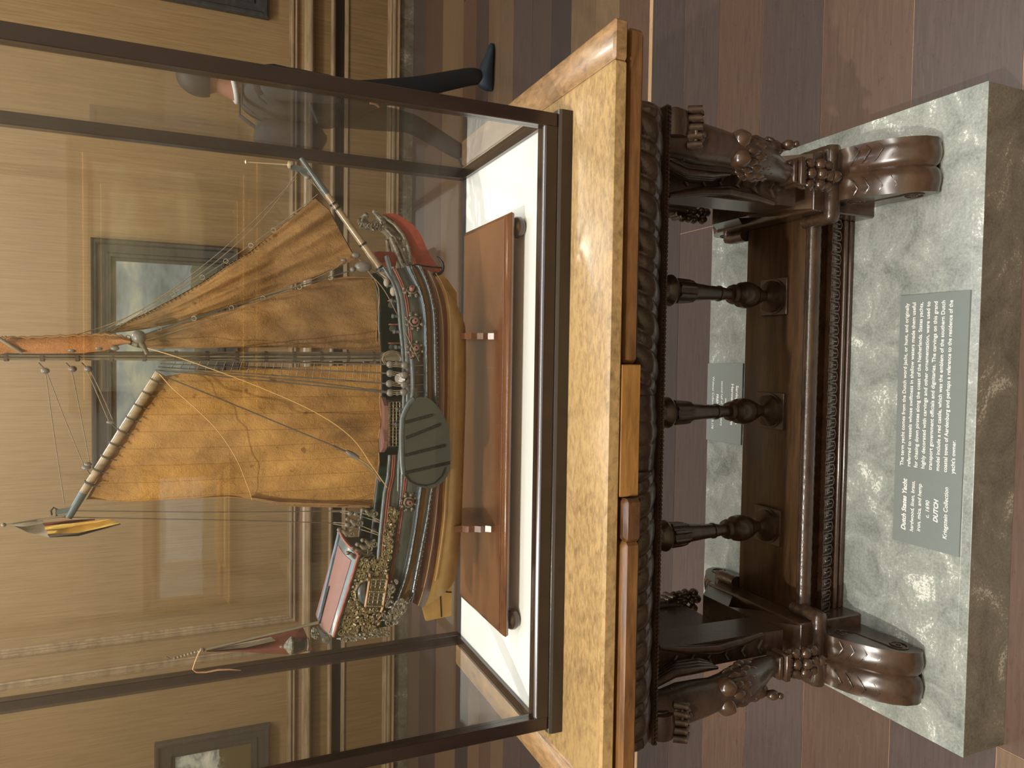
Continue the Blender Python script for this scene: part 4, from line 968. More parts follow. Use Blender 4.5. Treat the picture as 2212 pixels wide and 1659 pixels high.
# head: figurehead lion, rails, red cutwater
b = MB()
sp_ = [(1410, 760), (1340, 715), (1290, 670), (1240, 630), (1205, 600), (1170, 600)]
b.tube([at(*R6(*q), Y=0.0) for q in sp_], [.007, .010, .0115, .012, .0125, .012], 12)
b.tube([at(*R6(*q), Y=0.0) for q in ((1190, 590), (1120, 620), (1060, 608), (1025, 580))], [.012, .0095, .0105, .0115], 12)
b.tube([at(*R6(*q), Y=-.006) for q in ((1230, 590), (1195, 530), (1160, 500), (1140, 480))], [.008, .0065, .005, .005], 8)
b.ball(at(*R6(1150, 478), Y=-.006), .006, 8); b.ball(at(*R6(1062, 515), Y=0), .0075, 8, (1, 1, .9)); b.tube([at(*R6(*q), Y=0) for q in ((1045, 570), (1050, 535), (1064, 505))], [.010, .008, .005], 8)
g = random.Random(5)
for k in range(160):
    px_, py_ = g.choice(((1020, 570), (1040, 590), (1080, 615), (1120, 625), (1160, 615), (1190, 600), (1205, 570), (1210, 620)))
    b.ball(at(*R6(px_, py_), Y=-.002), .0085, 8) if k % 9 == 0 else None
    c = at(*R6(px_+g.uniform(-18, 18), py_+g.uniform(-18, 18)), Y=g.uniform(-.013, -.002)); d_ = V(g.uniform(-1, 1), -.3, g.uniform(-1, 1))*.004; b.tube([c, c+d_, c+d_*1.6+V(0, .003, 0)], [.0022, .0018, .0006], 4)
b.build('figurehead_lion', M['carve_pale'], ship, 60)
for pts, r_, yy in ((((1230, 520), (1330, 590), (1420, 700), (1470, 820), (1495, 950), (1515, 1090)), .0036, -.012), (((1300, 720), (1350, 830), (1395, 950), (1440, 1030), (1520, 1110)), .0038, -.030), (((1255, 640), (1340, 730), (1400, 850), (1450, 980), (1500, 1100)), .0030, -.020)):
    b = MB(); n_ = len(pts); b.tube([at(*R6(*q), Y=yy*(.35+.65*i/(n_-1))*1.6) for i, q in enumerate(pts)], r_, 8); b.mirror(1, 0); b.build('head_rail', M['carve_pale'], ship, 60)
b = MB(); ct = [(1228, 500), (1290, 488), (1360, 497), (1440, 545), (1520, 605), (1580, 680), (1630, 790), (1680, 900), (1740, 985), (1800, 1060), (1760, 1100), (1700, 1092), (1620, 1060), (1560, 1030), (1515, 960), (1490, 850), (1460, 740), (1400, 640), (1330, 560), (1270, 520)]
b.prism([at(*R6(*q), Y=-.004) for q in ct], (0, .008, 0)); b.build('red_cutwater', M['red_deep'], ship, 20)
b = MB(); ct = [(1130, 860), (1190, 852), (1350, 862), (1365, 900), (1350, 990), (1280, 1010), (1210, 985), (1160, 920)]
b.prism([at(*R6(*q), Y=.02) for q in ct], (0, .004, 0)); b.build('red_head_board', M['red_deep'], ship, 20)
b = MB(); carve(b, patch(at(*R6(1330, 700), Y=-.01), at(*R6(1440, 760), Y=-.012), at(*R6(1500, 1060), Y=-.02), at(*R6(1400, 1030), Y=-.03)), 3, 8, .003, .006, 9); b.build('head_carving', M['carve_pale'], ship, 60)
# anchor
b = MB(); b.tube([at(*R6(*q), Y=-.05) for q in ((1738, 898), (1765, 920), (1795, 960), (1803, 1000), (1795, 1040), (1765, 1070), (1730, 1085))], [.0012, .0026, .0034, .0036, .0034, .0030, .0022], 8)
b.tube([at(*R6(*q), Y=-.05) for q in ((1790, 1010), (1700, 1005), (1560, 985), (1500, 990))], .0018, 6)
b.prism([at(*R6(*q), Y=-.053) for q in ((1690, 1070), (1730, 1045), (1755, 1060), (1735, 1088))], (0, .004, 0)); b.build('anchor', M['iron'], ship, 60)
# knightheads / fenders near the bow, deck fittings
b = MB(); b.tube([at(*R6(1262, 905), Y=-.04), at(*R6(1300, 1060), Y=-.06), at(*R6(1330, 1160), Y=-.066)], .0048, 8); b.build('cathead', M['hull_grey'], ship, 60)
for (fx, fy, r_) in ((1260, 1150, .0075), (1325, 1235, .0085)):
    b = MB(); b.ball(at(*R6(fx, fy), Y=-.07), r_, 12, (1.2, .8, .8)); b.build('fender_roll', M['flag_w'], ship, 60)
for (fx, fy, o_) in ((1340, 1365, 0), (1350, 1590, 0), (1345, 1770, 0)):
    c = at(*R6(fx-40, fy), Y=-.035)
    b = MB(); b.lathe([(0, .0045), (.020, .0062), (.0205, .0072), (.024, .0072), (.0245, .004)], c+V(0, .02, -.004), (0, -1, .1), 14); b.build('deck_gun', M['hull_green'], ship, 50)
    b = MB()
    for k in range(6):
        cc = at(*R6(fx-45+k*17, fy-38), Y=-.045); b.tube([cc+.0042*V(0, math.cos(a), math.sin(a)) for a in [j*PI/5 for j in range(10)]], .0014, 5, closed=True)
    b.build('red_rope_coil', M['red'], ship, 60)
b = MB(); c = at(*R7(1320, 330), Y=-.06)
for k in range(16): b.tube([c+V(.014*math.cos(a)+.002*math.sin(k*2.1), .004*math.sin(k), .019*math.sin(a)+.002*math.cos(k*1.7)) for a in [j*PI/8 for j in range(16)]], .0011, 4, closed=True)
b.build('rope_coil', M['rope'], ship, 60)
b = MB(); c = at(*R7(1390, 525), Y=-.10); b.lathe([(0, .004), (.002, .010), (.006, .0105)], c, (0.2, -1, .3), 14); b.build('white_cup', M['white_lining'], ship, 50)
b = MB()
for k in range(14):
    c = at(*R6(1420+g.uniform(-40, 40), 1560+k*14), Y=-.088); b.tube([c, c+V(g.uniform(-.01, .01), -.003, -.012), c+V(g.uniform(-.01, .01), -.002, -.02)], .0009, 4)
b.build('hanging_line', M['rope'], ship, 60)
b = MB()
for k in range(11):
    c = at(*R6(1395+6*k if k < 4 else 1420, 1380+k*70), Y=-.088) if False else V(.24-k*.031, -half(.24-k*.031)*.9, interp([(q_[0], q_[2]) for q_ in reversed(HL['H'])], .24-k*.031)+.008)
    b.lathe([(-.006, .003), (.006, .003), (.007, .005), (.010, .004)], c, (0, 0, 1), 8)
b.build('timberhead', M['hull_grey'], ship, 50)
# deck house amidships: pink top and lattice windows
b = MB(); ht = [(1222, 690), (1250, 700), (1275, 780), (1280, 900), (1272, 1010), (1276, 1110), (1262, 1190), (1240, 1225), (1205, 1215), (1180, 1150), (1185, 1080), (1205, 1000), (1205, 900), (1200, 800), (1208, 720)]
HTP = [at(*R7(*q), Z=1.397) for q in ht]
b.prism(HTP, (0, 0, .008)); dh = b.build('deckhouse_roof', M['pink'], ship, 30)
hx0, hx1 = at(*R7(1300, 710), Y=-.055)[0], at(*R7(1300, 1210), Y=-.055)[0]
b = MB(); b.box(hx1+.004, hx0-.004, -.044, .03, 1.345, 1.3965); b.build('deckhouse', M['black_in'], ship, 0)
b = MB()
zt, zb = 1.394, 1.366
for k in range(15): xx = hx1+.008+(hx0-hx1-.016)*k/14; b.tube([(xx, -.0455, zb), (xx, -.0455, zt)], .0012, 4)
for k in range(5): zz = zb+(zt-zb)*k/4; b.tube([(hx1+.008, -.0458, zz), (hx0-.008, -.0458, zz)], .0014, 4)
for k in range(24): b.ball((hx1+.01+(hx0-hx1-.02)*k/23, -.046, zt+.001), .0028, 6); b.ball((hx1+.01+(hx0-hx1-.02)*k/23, -.046, zb-.004), .0028, 6)
b.build('lattice_window', M['carve_gold'], ship, 50)

# stern cabin
def r3(a, c): return (640+a/11.06, 1140+c/11.06)
def r4(a, c): return (640+a/11.06, 1260+c/11.06)
YN = -.088    # near eave
e0, e1 = at(*r3(1495, 640), Y=YN), at(*r4(885, 1275), Y=YN)
rg0, rg1 = at(*r3(1040, 80), Y=0.0), at(*r4(560, 790), Y=0.0)
rg1b = at(*r4(500, 1060), Y=0.0)
# roof: cambered from ridge to eaves, near half traced, far half mirrored
def roofpt(u, v_):   # u along length fore->aft, v 0 ridge .. 1 eave
    a = rg0+(rg1-rg0)*u*1.06; c = e0+(e1-e0)*u; p = a+(c-a)*v_
    return V(p[0], c[1]*v_, p[2]+.006*math.sin(PI*v_)*1.0)
def roofstrip(u0, u1, v0, v1, lift, name, mat_, th=.004):
    b = MB(); b.grid(16, 8, lambda u, v_: roofpt(u0+(u1-u0)*u, v0+(v1-v0)*v_)+V(0, 0, lift), th, (0, 0, -1)); b.mirror(1, 0.0); return b.build(name, mat_, ship, 40)
roof = roofstrip(0, 1, 0, 1, 0, 'cabin_roof', M['hull_grey'], .006)
roofstrip(.115, .985, .16, .84, .0012, 'roof_panel', M['pink'], .001)
b = MB()
for v_ in (1.0,): b.tube([roofpt(u, v_)+V(0, -.001, 0) for u in np.linspace(0, 1, 20)], .0032, 6)
b.tube([roofpt(0, v_) for v_ in np.linspace(0, 1, 12)], .0032, 6); b.mirror(1, 0.0); b.build('roof_edge', M['red'], ship, 60)
b = MB(); b.tube([roofpt(u, .28)+V(0, 0, .003) for u in np.linspace(.55, .97, 10)], .0024, 6); b.build('roof_batten', M['iron'], ship, 60)
b = MB(); b.tube([roofpt(u, .04)+V(0, 0, .002) for u in np.linspace(0, .95, 14)], .0035, 6, flat=(1, 1)); b.build('roof_ridge', plain('pale_blue_paint', srgb(98, 112, 126), .35), ship, 60)
# side wall of the cabin
s_tf, s_bf = at(*r3(1520, 700), Y=-.084), at(*R8(1300, 690), Y=-.094)
s_ta, s_ba = at(*r4(1010, 1190), Y=-.080), at(*R8(1165, 1370), Y=-.080)
b = MB(); b.prism([s_tf, s_ta, s_ba, s_bf], (0, .006, 0)); b.mirror(1, 0.0); wall_ = b.build('cabin_side', M['black_in'], ship, 0)
b = MB(); b.prism([V(s_tf[0], -.08, s_tf[2]), V(s_tf[0], .08, s_tf[2]), V(s_bf[0], .08, s_bf[2]), V(s_bf[0], -.08, s_bf[2])], (-.004, 0, 0))
b.build('cabin_front', M['green_in'], ship, 0)
b = MB(); b.prism([V(s_ta[0], -.078, s_ta[2]), V(s_ta[0], .078, s_ta[2]), V(s_ba[0], .078, s_ba[2]), V(s_ba[0], -.078, s_ba[2])], (-.004, 0, 0)); b.build('transom', M['black_in'], ship, 0)
pf = patch(s_tf+V(0, -.001, 0), s_ta+V(0, -.001, 0), s_ba+V(0, -.001, 0), s_bf+V(0, -.001, 0))
b = MB(); carve(b, pf, 22, 9, .0035, .0068, 21); b.build('side_carving', M['carve_gold'], ship, 60)
b = MB(); carve(b, patch(at(*R8(1290, 180), Y=-.094), at(*R8(1215, 690), Y=-.092), at(*R8(1300, 690), Y=-.094), at(*R8(1370, 220), Y=-.095)), 14, 3, .0035, .0062, 22); b.build('rail_carving', M['carve_gold'], ship, 60)
b = MB(); carve(b, patch(at(*R8(1290, 860), Y=-.097), at(*R8(1200, 1290), Y=-.09), at(*R8(1280, 1330), Y=-.088), at(*R8(1370, 900), Y=-.10)), 9, 2, .0035, .0068, 23)
carve(b, patch(at(*R8(1400, 1060), Y=-.098), at(*R8(1260, 1240), Y=-.088), at(*R8(1330, 1340), Y=-.086), at(*R8(1480, 1090), Y=-.098)), 7, 4, .0045, .0075, 24); b.build('quarter_carving', M['carve_pale'], ship, 60)
b = MB(); carve(b, patch(at(*R8(780, 1440), Y=-.078), at(*R8(880, 1470), Y=-.074), at(*R8(1300, 1420), Y=-.078), at(*R8(1240, 1350), Y=-.082)), 3, 14, .004, .0072, 25); b.build('transom_carving', M['carve_pale'], ship, 60)
b = MB()                                                                                 # carved figures by the cabin door
for (fx, fy) in ((1100, 560), (1060, 600), (1150, 520), (1010, 640), (1120, 640), (930, 420), (1010, 320), (1150, 230)):
    c = at(*R8(fx, fy), Y=-.075); b.tube([c, c+V(-.006, -.003, .012), c+V(.004, -.005, .022)], [.004, .006, .003], 7); b.ball(c+V(.004, -.005, .026), .005, 7); scroll(b, c+V(-.006, -.004, 0), .008, V(1, 0, 0), V(0, 0, 1), 1.2, .002)
b.build('door_figures', M['carve_pale'], ship, 60)
# window bay
w_tf, w_ta, w_ba, w_bf = [at(*R8(*q), Y=-.098) for q in ((1110, 880), (1065, 1160), (1215, 1165), (1262, 880))]
b = MB(); b.prism([w_tf, w_ta, w_ba, w_bf], (0, .012, 0)); bay = b.build('window_bay', M['black_in'], ship, 0)
def wlerp(u, v_): return (w_tf*(1-u)+w_ta*u)*(1-v_)+(w_bf*(1-u)+w_ba*u)*v_+V(0, -.0012, 0)
b = MB(); b.prism([wlerp(0.02, .1), wlerp(.98, .1), wlerp(.98, .95), wlerp(.02, .95)], (0, .0008, 0)); b.build('mica_pane', M['mica'], bay, 0)
b = MB()
for u in (.0, .12, .24, .36, .47, .60, .73, .86): b.tube([wlerp(u, .05), wlerp(u, .98)], .0016 if u not in (.36, .47) else .0026, 4)
for v_ in (.08, .36, .66, .96): b.tube([wlerp(0, v_), wlerp(.9, v_)], .0013, 4)
b.build('glazing_bar', M['carve_gold'], bay, 40)
b = MB()
for v_, r_ in ((-.06, .0022), (1.04, .0022)):
    b.tube([wlerp(-.12, v_)+V(0, .006, 0), wlerp(.0, v_), wlerp(1.0, v_), wlerp(1.15, v_)+V(0, .006, 0)], r_, 6); b.tube([wlerp(-.12, v_-.04)+V(0, .006, 0), wlerp(.0, v_-.04), wlerp(1.0, v_-.04), wlerp(1.15, v_-.04)+V(0, .006, 0)], r_*.7, 6)
b.build('bay_moulding', M['goldline'], bay, 60)
b = MB()
for u in (.03, .43, .93):
    for k in range(9): b.ball(wlerp(u, .05+k*.115)+V(0, -.001, 0), .0026, 6)
dome = [at(*R8(*q), Y=-.099) for q in ((1085, 890), (1030, 905), (985, 950), (962, 1010), (968, 1080), (990, 1130), (1040, 1170))]
for p in dome: b.ball(p, .0048, 7)
b.tube(dome, .003, 6); b.build('bay_carving', M['carve_gold'], bay, 60)
b = MB(); b.grid(14, 10, lambda u, v_: (lambda q: at(q[0], q[1], Y=-.094-.012*math.sin(PI*u)*math.sin(PI*min(1, .25+.75*v_))))(R8(1078-(1078-(985+40*(2*u-1)**2))*(1-v_), 900+u*250))); b.build('bay_dome', M['hull_grey'], bay, 60)
# stern bracket, lantern, ensign
b = MB(); q_ = [r4(500, 1040), r4(560, 1100), r4(640, 1180), r4(700, 1210), r4(770, 1250), r4(820, 1330), r4(810, 1500), r4(780, 1440), r4(700, 1450), r4(620, 1370), r4(580, 1290), r4(560, 1220)]
b.prism([at(x, y, Y=-.05) for x, y in q_], (0, .006, 0)); b.build('stern_bracket', M['hull_grey'], ship, 30)
b = MB(); b.lathe([(-.0035, .003), (-.003, .0075), (0, .0078), (.001, .005)], at(*r4(710, 1345), Y=-.051), (0, -1, 0), 12); carve(b, patch(at(*r4(400, 1080), Y=-.04), at(*r4(560, 1280), Y=-.045), at(*r4(480, 1300), Y=-.045), at(*r4(370, 1180), Y=-.04)), 4, 3, .004, .006, 31); b.build('stern_badge', M['carve_pale'], ship, 60)
b = MB(); p0, p1 = at(*r4(760, 880), Y=0.0), at(437, 1404, Y=0.0); b.tube([p0, p1], [.0034, .0022], 8); pt_ = at(370, 1424, Y=0.0); b.tube([p1, pt_], [.0018, .0014], 6)
for k in range(8): b.ball(p1+(pt_-p1)*(.12+k*.11), .0029, 7)
b.ball(p1, .0052, 8); b.tube([pt_+V(-.004, 0, .012), pt_, pt_+V(.006, 0, .010)], .0014, 5); staff = b.build('ensign_staff', M['mastwood'], ship, 60)
def fl_patch(poly_l, poly_r, Yf, name, mat_, parent, n=24):
    def cur(pts, t):
        P_ = np.array(pts, float); d_ = np.linspace(0, 1, len(P_)); return np.array([np.interp(t, d_, P_[:, 0]), np.interp(t, d_, P_[:, 1])])
    b = MB(); b.grid(n, 10, lambda u, v_: (lambda q: at(q[0], q[1], Y=Yf(u, v_)))(cur(poly_l, u)*(1-v_)+cur(poly_r, u)*v_), .0008); return b.build(name, mat_, parent, 60)
yf_ = lambda u, v_: .004+.010*math.sin(v_*5+u*2)
fl_patch([(446, 1406), (510, 1390), (560, 1378), (610, 1366), (655, 1356)], [(446, 1408), (520, 1408), (580, 1412), (630, 1414), (676, 1404)], yf_, 'ensign', M['flag_rb'], ship)
fl_patch([(452, 1405), (520, 1389), (585, 1376)], [(455, 1406), (530, 1399), (596, 1384)], lambda u, v_: -.003+.006*math.sin(v_*4), 'ensign_white_stripe', M['flag_w'], ship)
b = MB()
lc = at(638, 1394, Y=-.02)
b.lathe([(-.026, .0125), (-.024, .0135), (-.022, .010), (-.018, .0095), (.004, .0165), (.006, .0185), (.009, .0190), (.013, .0155), (.019, .0085), (.023, .003), (.027, .0035), (.031, .0012)], lc, (0.05, 0, 1), 8); lan = b.build('stern_lantern', M['carve_pale'], ship, 25)
b = MB(); b.lathe([(-.0215, .0106), (-.018, .0102), (.0035, .0170)], lc, (0.05, 0, 1), 8); b.build('lantern_panes', M['mica'], lan, 0)
b = MB(); b.tube([at(x, y, Y=-.004) for x, y in ((434, 1404), (429, 1410), (421, 1430), (416, 1446), (424, 1452), (445, 1452), (470, 1447), (495, 1446), (520, 1448))], [.0028, .003, .0022, .0024, .003, .0028, .003, .0026, .001], 6, flat=(.4, 1)); b.build('ribbon', M['ribbon'], ship, 60)
# pennant at the gaff peak
b = MB(); b.tube([at(140, 1114, Y=-.018), at(10, 1134, Y=-.018)], [.0022, .0014], 6); b.ball(at(8, 1134, Y=-.018), .0040, 8); b.build('peak_staff', M['mastwood'], ship, 60)
fp = lambda u, v_: -.02-.010*math.sin(v_*5+u*4)
fl_patch([(24, 1133), (60, 1128), (92, 1124)], [(26, 1134), (60, 1150), (106, 1161)], fp, 'pennant_hoist', M['flag_w'], ship, 14)
fl_patch([(92, 1130), (150, 1124), (205, 1121)], [(95, 1136), (150, 1131), (205, 1124)], fp, 'pennant_red_stripe', M['flag_r'], ship, 14)
fl_patch([(95, 1136), (150, 1131), (240, 1121)], [(101, 1154), (170, 1151), (260, 1131)], fp, 'pennant_yellow_stripe', M['flag_y'], ship, 14)
fl_patch([(101, 1154), (170, 1151), (255, 1131)], [(108, 1161), (170, 1158), (262, 1133)], fp, 'pennant_dark_stripe', M['rope_dark'], ship, 14)
# rigging lines and blocks
def line(pts, r_, mat_='rope_dark', name='rigging_line'):
    b = MB(); P_ = [at(p[0], p[1], Y=p[2]) for p in pts]
    if len(P_) > 2:
        Q = []
        for i in range(len(P_)-1):
            p0, p1, p2, p3 = P_[max(i-1, 0)], P_[i], P_[i+1], P_[min(i+2, len(P_)-1)]
            for k in range(6):
                t = k/6; Q.append(.5*((2*p1)+(-p0+p2)*t+(2*p0-5*p1+4*p2-p3)*t*t+(-p0+3*p1-3*p2+p3)*t**3))
        Q.append(P_[-1]); P_ = Q
    b.tube(P_, r_, 5); return b.build(name, M[mat_], ship, 60)
def block(x, y, Y, r_=.006, sc_=(.8, .8, 1.25), name='block'):
    b = MB(); b.ball(at(x, y, Y=Y), r_, 12, sc_); b.build(name, M['blockwood'], ship, 60)
for pts in ([(98, 801, -.02), (118, 946, -.022), (140, 1092, -.022)], [(100, 801, -.02), (140, 905, -.022), (180, 1003, -.022)], [(155, 799, -.02), (175, 900, -.022), (194, 1000, -.022)], [(188, 799, -.02), (214, 860, -.022), (236, 912, -.022)], [(194, 798, -.02), (222, 856, -.022), (247, 915, -.022)]):
    line(pts, .0009, 'rope')
for x, y in ((98, 801), (157, 797), (191, 797)): block(x, y, -.02, .0068, (.8, .8, 1)); line([(x-14, 784, -.008), (x-2, 797, -.02)], .0012)
block(187, 1010, -.024, .0062); block(190, 1003, -.026, .005); block(240, 912, -.024, .0052, (.7, .7, 1.5)); line([(180, 1003, -.022), (196, 1026, -.02)], .001); line([(241, 915, -.022), (252, 926, -.02)], .0012)
b = MB(); b.ball(at(300, 728, Y=-.03), .0125, 16); b.build('round_block', M['blockwood'], ship, 60)
b = MB(); b.tube([at(302, 738, Y=-.03), at(312, 752, Y=-.028), at(318, 764, Y=-.026)], [.007, .0045, .004], 8); b.tube([at(286, 740, Y=-.03), at(298, 744, Y=-.03)], .006, 8); b.build('peg', M['carve_pale'], ship, 60)
for x, y in ((155, 756), (213, 751), (248, 752)): block(x, y, -.015, .006)
line([(345, 808, -.03), (372, 838, -.044), (420, 880, -.058), (470, 930, -.062), (510, 990, -.056), (535, 1050, -.036), (545, 1080, -.018)], .0009, 'rope_gold')
line([(352, 812, -.03), (500, 872, -.05), (640, 930, -.07), (720, 963, -.085)], .0013, 'rope_dark'); line([(720, 963, -.085), (752, 978, -.088)], .0024, 'rope_dark')
b = MB(); b.tube([at(748, 974, Y=-.088), at(757, 981, Y=-.088), at(774, 989, Y=-.088)], [.003, .0065, .004], 8); b.build('long_block', M['blockwood'], ship, 60)
line([(774, 989, -.088), (800, 1008, -.09), (822, 1040, -.09)], .0013, 'rope'); line([(770, 992, -.088), (796, 1012, -.09), (818, 1030, -.09), (835, 1050, -.09)], .0011, 'rope')
line([(318, 752, -.03), (400, 777, -.06), (550, 832, -.085), (680, 890, -.10), (760, 946, -.11), (806, 1010, -.112), (836, 1053, -.10)], .0009, 'rope_gold')
line([(345, 800, -.02), (480, 808, -.06), (660, 824, -.10), (800, 842, -.112)], .0014, 'rope_dark')
line([(800, 842, -.112), (825, 845, -.113), (840, 847, -.112)], .0022, 'rope_dark')
# forestays with rings
for pts in ([(205, 724, 0.0), (420, 600, 0.0), (560, 480, 0.0), (643, 372, 0.0)], [(150, 728, 0.0), (300, 672, 0), (480, 540, 0.0), (640, 385, 0.0)], [(240, 715, .004), (437, 598, .006), (591, 494, .006), (686, 420, 0.0)]): line(pts, .0009, 'rope')
line([(268, 738, 0), (419, 686, 0.0), (568, 642, 0.0), (714, 598, 0.0), (762, 583, 0.0)], .0013, 'rope_dark')
line([(300, 740, -.002), (500, 675, -.01), (700, 592, -.01), (745, 562, -.01)], .0009, 'rope')
for x, y in ((255, 703), (312, 671), (374, 635), (437, 599), (488, 564), (542, 530), (591, 497), (637, 462)):
    b = MB(); c = at(x, y, Y=.006); b.tube([c+.0042*V(math.cos(a), .3*math.sin(a), math.sin(a)) for a in [k*PI/6 for k in range(12)]], .0009, 5, closed=True); b.build('sail_ring', M['flag_w'], jib, 60)
for x, y in ((277, 729), (344, 710), (419, 688), (500, 665), (568, 644), (647, 620), (714, 600)):
    b = MB(); c = at(x, y, Y=-.001); b.tube([c+.0042*V(math.cos(a), .3*math.sin(a), math.sin(a)) for a in [k*PI/6 for k in range(12)]], .0009, 5, closed=True); b.build('sail_ring', M['flag_w'], stay, 60)
b = MB(); b.ball(at(785, 576, Y=-.012), .0155, 16, (.75, .6, 1.15)); b.build('heart_block', M['blockwood'], ship, 60)
b = MB(); b.ball(at(762, 582, Y=-.012), .006, 10); b.build('thimble', M['blockwood'], ship, 60)
block(769, 551, -.012, .0075); block(743, 562, -.012, .005); line([(790, 574, -.012), (815, 590, -.015), (838, 606, -.02)], .0016)
line([(776, 560, -.012), (800, 592, -.02), (838, 640, -.06), (905, 780, -.118)], .0009, 'rope')
# main stays and sheets towards the bowsprit
line([(668, 380, 0), (690, 412, 0), (760, 500, -.006), (835, 592, -.01)], .0009, 'rope'); line([(648, 372, 0), (720, 440, .004), (800, 545, 0)], .0008, 'rope')
block(665, 383, 0, .0048, (1, .8, 1.2))
# back stays with tackles
for x0_, y0_, pts in ((125, 1103, [(400, 1106), (560, 1106), (715, 1104)]), (130, 1117, [(400, 1122), (560, 1125), (720, 1130)])):
    line([(x0_, y0_, -.018)]+[(x, y, -.03) for x, y in pts], .0009)
for pts in ([(715, 1104, -.03), (735, 1104, -.034)],): line(pts, .0028)
for (a, c) in (((735, 1105), (838, 1134)), ((720, 1130), (833, 1160))):
    for k in (-1, 1): line([(a[0], a[1]+k*1.5, -.04), ((a[0]+c[0])/2, (a[1]+c[1])/2+k*4-6, -.07), (c[0], c[1]+k*1, -.092)], .0009, 'rope')
for x, y in ((757, 1109), (770, 1110), (813, 1123), (752, 1134), (766, 1137), (808, 1147)): block(x, y, -.06, .0052, (1, .8, 1.3))
# little things along the far rail aft
b = MB(); p0 = at(*R8(1040, 200), Y=.085); b.box(p0[0]-.05, p0[0]+.01, .083, .088, 1.40, p0[2]); b.build('far_bulwark', M['green_in'], ship, 0)

# ------------------------------------------------------------------ visitor walking past behind the case
M['coat'] = plain('dark_grey_coat', srgb(58, 60, 62), 0.85, noise=0.1, nscale=12)
M['trousers'] = plain('black_trousers', srgb(24, 25, 28), 0.85, noise=0.1, nscale=12)
M['skin'] = plain('skin', srgb(176, 124, 100), 0.55)
M['hair'] = plain('dark_hair', srgb(34, 30, 28), 0.6, noise=0.2, nscale=60)
M['shoe'] = plain('blue_black_shoe', srgb(34, 48, 58), 0.55, noise=0.15, nscale=30)
M['collar'] = plain('white_collar', srgb(222, 224, 226), 0.8)
M['bag'] = plain('dark_backpack', srgb(40, 46, 56), 0.8, noise=0.1, nscale=20)
PY = 3.0
person = thing('person', (1.62, PY, 0), 'person in a dark coat with white collar walking right behind the case', 'person')
def skinned(name, joints, edges, mat_, parent, sub=2):
    me = bpy.data.meshes.new(name); o0 = ORG[parent.name]
    me.from_pydata([tuple(np.array(j[0], float)-o0) for j in joints], edges, []); me.update()
    o = bpy.data.objects.new(name, me); col.objects.link(o)
    o.modifiers.new('skin', 'SKIN'); me.skin_vertices.new() if not me.skin_vertices else None
    for i, j in enumerate(joints):
        r = j[1]; me.skin_vertices[0].data[i].radius = (r, r) if not isinstance(r, tuple) else r
        me.skin_vertices[0].data[i].use_root = (i == 0)
    s_ = o.modifiers.new('sub', 'SUBSURF'); s_.levels = s_.render_levels = sub
    dg = bpy.context.evaluated_depsgraph_get(); m2 = bpy.data.meshes.new_from_object(o.evaluated_get(dg)); bpy.data.objects.remove(o)
    m2.polygons.foreach_set('use_smooth', [True]*len(m2.polygons)); m2.materials.clear(); m2.materials.append(mat_)
    o = bpy.data.objects.new(name, m2); col.objects.link(o); o.parent = parent; ORG[o.name] = o0; return o
J = [((1.60, PY, .98), .15), ((1.60, PY, 1.12), .14), ((1.58, PY, 1.28), .165), ((1.56, PY, 1.44), .15), ((1.58, PY, 1.54), .065), ((1.61, PY, 1.61), .055),
     ((1.58, PY-.17, 1.46), .075), ((1.56, PY-.23, 1.20), .055), ((1.57, PY-.23, .97), .045), ((1.58, PY-.22, .90), .034),
     ((1.58, PY+.17, 1.46), .075), ((1.55, PY+.22, 1.20), .055), ((1.66, PY+.2, 1.0), .045), ((1.69, PY+.2, .93), .034),
     ((1.62, PY-.09, .90), .10), ((1.74, PY-.09, .52), .068), ((1.875, PY-.08, .15), .058), ((1.885, PY-.08, .06), .05),
     ((1.58, PY+.09, .90), .10), ((1.58, PY+.09, .50), .068), ((1.44, PY+.09, .18), .058), ((1.42, PY+.09, .12), .05)]
E_ = [(0, 1), (1, 2), (2, 3), (3, 4), (4, 5), (3, 6), (6, 7), (7, 8), (8, 9), (3, 10), (10, 11), (11, 12), (12, 13), (0, 14), (14, 15), (15, 16), (16, 17), (0, 18), (18, 19), (19, 20), (20, 21)]
body_ = skinned('body', J, E_, M['trousers'], person)
CJ = [((1.60, PY, .93), (.17, .19)), ((1.60, PY, 1.08), .165), ((1.585, PY, 1.26), .19), ((1.56, PY, 1.42), .175), ((1.59, PY, 1.525), .085),
      ((1.57, PY-.19, 1.44), .082), ((1.56, PY-.25, 1.20), .066), ((1.57, PY-.245, .98), .056), ((1.57, PY+.19, 1.44), .082), ((1.55, PY+.24, 1.20), .066), ((1.66, PY+.22, .99), .056)]
skinned('coat', CJ, [(0, 1), (1, 2), (2, 3), (3, 4), (3, 5), (5, 6), (6, 7), (3, 8), (8, 9), (9, 10)], M['coat'], person)
b = MB()
hc = V(1.64, PY, 1.735)
b.ball(hc, .1, 20, (.98, .80, 1.18)); b.ball(hc+V(.03, 0, -.045), .075, 16, (1.0, .8, 1.0)); b.tube([hc+V(.088, 0, .02), hc+V(.112, 0, -.012), hc+V(.10, 0, -.03)], [.008, .016, .014], 8)
b.tube([hc+V(.085, -.022, -.058), hc+V(.097, 0, -.056), hc+V(.085, .022, -.058)], .008, 6); b.ball(hc+V(.072, 0, -.095), .03, 10)
for q in (-1, 1): b.ball(hc+V(-.005, q*.083, -.01), .03, 10, (.6, .3, 1.1)); b.ball(hc+V(.088, q*.03, .018), .011, 8)
b.tube([hc+V(-.02, 0, -.08), hc+V(-.06, 0, -.2)], [.058, .06], 14)
b.build('head', M['skin'], person, 60)
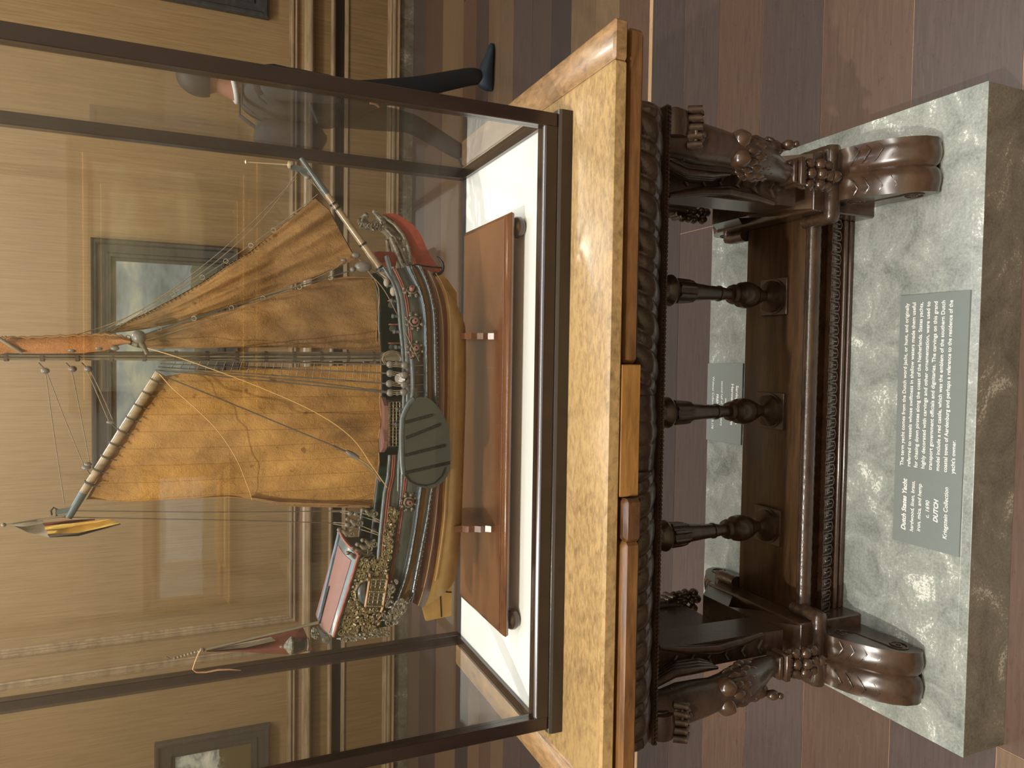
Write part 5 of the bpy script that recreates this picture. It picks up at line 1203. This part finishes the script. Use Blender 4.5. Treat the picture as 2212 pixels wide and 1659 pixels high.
b = MB(); b.grid(20, 14, lambda u, v_: hc+V(-.012, 0, .012)+V(-.106*math.cos((u-.5)*PI*1.25)*math.sin(PI*.62*v_+.02)*1, .092*math.sin((u-.5)*PI*1.25)*math.sin(PI*.62*v_+.02), .124*math.cos(PI*.62*v_+.02)), .006, (0, 0, 1))
b.ball(hc+V(.0, 0, .055), .092, 16, (1.02, .88, .78)); b.build('hair', M['hair'], person, 60)
b = MB(); b.tube([V(1.60, PY, 1.575)+V(.075*math.cos(a)-.0, .075*math.sin(a), .018*math.cos(a)) for a in [k*PI/9 for k in range(18)]], .014, 8, closed=True); b.build('collar', M['collar'], person, 60)
def hand(wx, wy, wz, name):
    w_ = V(wx, wy, wz); b = MB()
    b.tube([w_+V(0, 0, .02), w_+V(.004, 0, -.02), w_+V(.008, 0, -.06), w_+V(.012, 0, -.085)], [.024, .032, .036, .030], 10, flat=(1, .5))
    for k in range(4):
        o_ = V(.036-.022*k, 0, -.082+.004*abs(k-1)); L_ = (.062, .072, .068, .052)[k]
        b.tube([w_+o_+V(.008, 0, .006), w_+o_+V(.010, .004, -L_*.4), w_+o_+V(.006, .014, -L_*.75), w_+o_+V(.0, .022, -L_)], [.0095, .009, .008, .0065], 8)
    b.tube([w_+V(.026, 0, -.03), w_+V(.046, .004, -.055), w_+V(.05, .010, -.082)], [.011, .0105, .008], 8)
    b.build(name, M['skin'], person, 60)
hand(1.58, PY-.22, .90, 'hand'); hand(1.69, PY+.2, .93, 'hand')
def shoe(ax, ay, az, pitch, name):
    c_, s_ = math.cos(pitch), math.sin(pitch); b = MB(); rings = []
    for t, wd, h in ((-.085, .02, .06), (-.065, .04, .10), (-.01, .047, .115), (.05, .048, .095), (.11, .05, .07), (.16, .046, .044), (.195, .034, .036), (.215, .014, .024)):
        rings.append([(lambda q: (ax+q[0]*c_-q[1]*s_*-1*0-q[1]*s_, ay+wd*math.cos(a), az+q[0]*s_+q[1]*c_))((t, h*.5+h*.5*math.sin(a) if math.sin(a) > 0 else h*.5+h*.5*max(math.sin(a), -.98))) for a in [k*PI/8 for k in range(16)]])
    b.rings(rings); b.build(name, M['shoe'], person, 60)
shoe(1.89, PY-.08, 0.0, .0, 'shoe'); shoe(1.40, PY+.09, 0.055, -.42, 'shoe')
bag = thing('backpack', (1.36, PY, 1.05), 'dark backpack worn by the person behind the case', 'backpack')
b = MB(); b.box(1.29, 1.42, PY-.15, PY+.15, 1.06, 1.46, .045); b.build('pack', M['bag'], bag, 60)
b = MB(); b.box(1.255, 1.295, PY-.11, PY+.11, 1.09, 1.27, .02); b.build('pocket', M['bag'], bag, 60)
b = MB()
for q in (-1, 1): b.tube([(1.42, PY+q*.1, 1.45), (1.48, PY+q*.11, 1.535), (1.58, PY+q*.12, 1.535), (1.69, PY+q*.12, 1.42), (1.68, PY+q*.14, 1.24), (1.42, PY+q*.15, 1.12)], .014, 6, flat=(.5, 1.6))
b.build('strap', M['bag'], bag, 60)
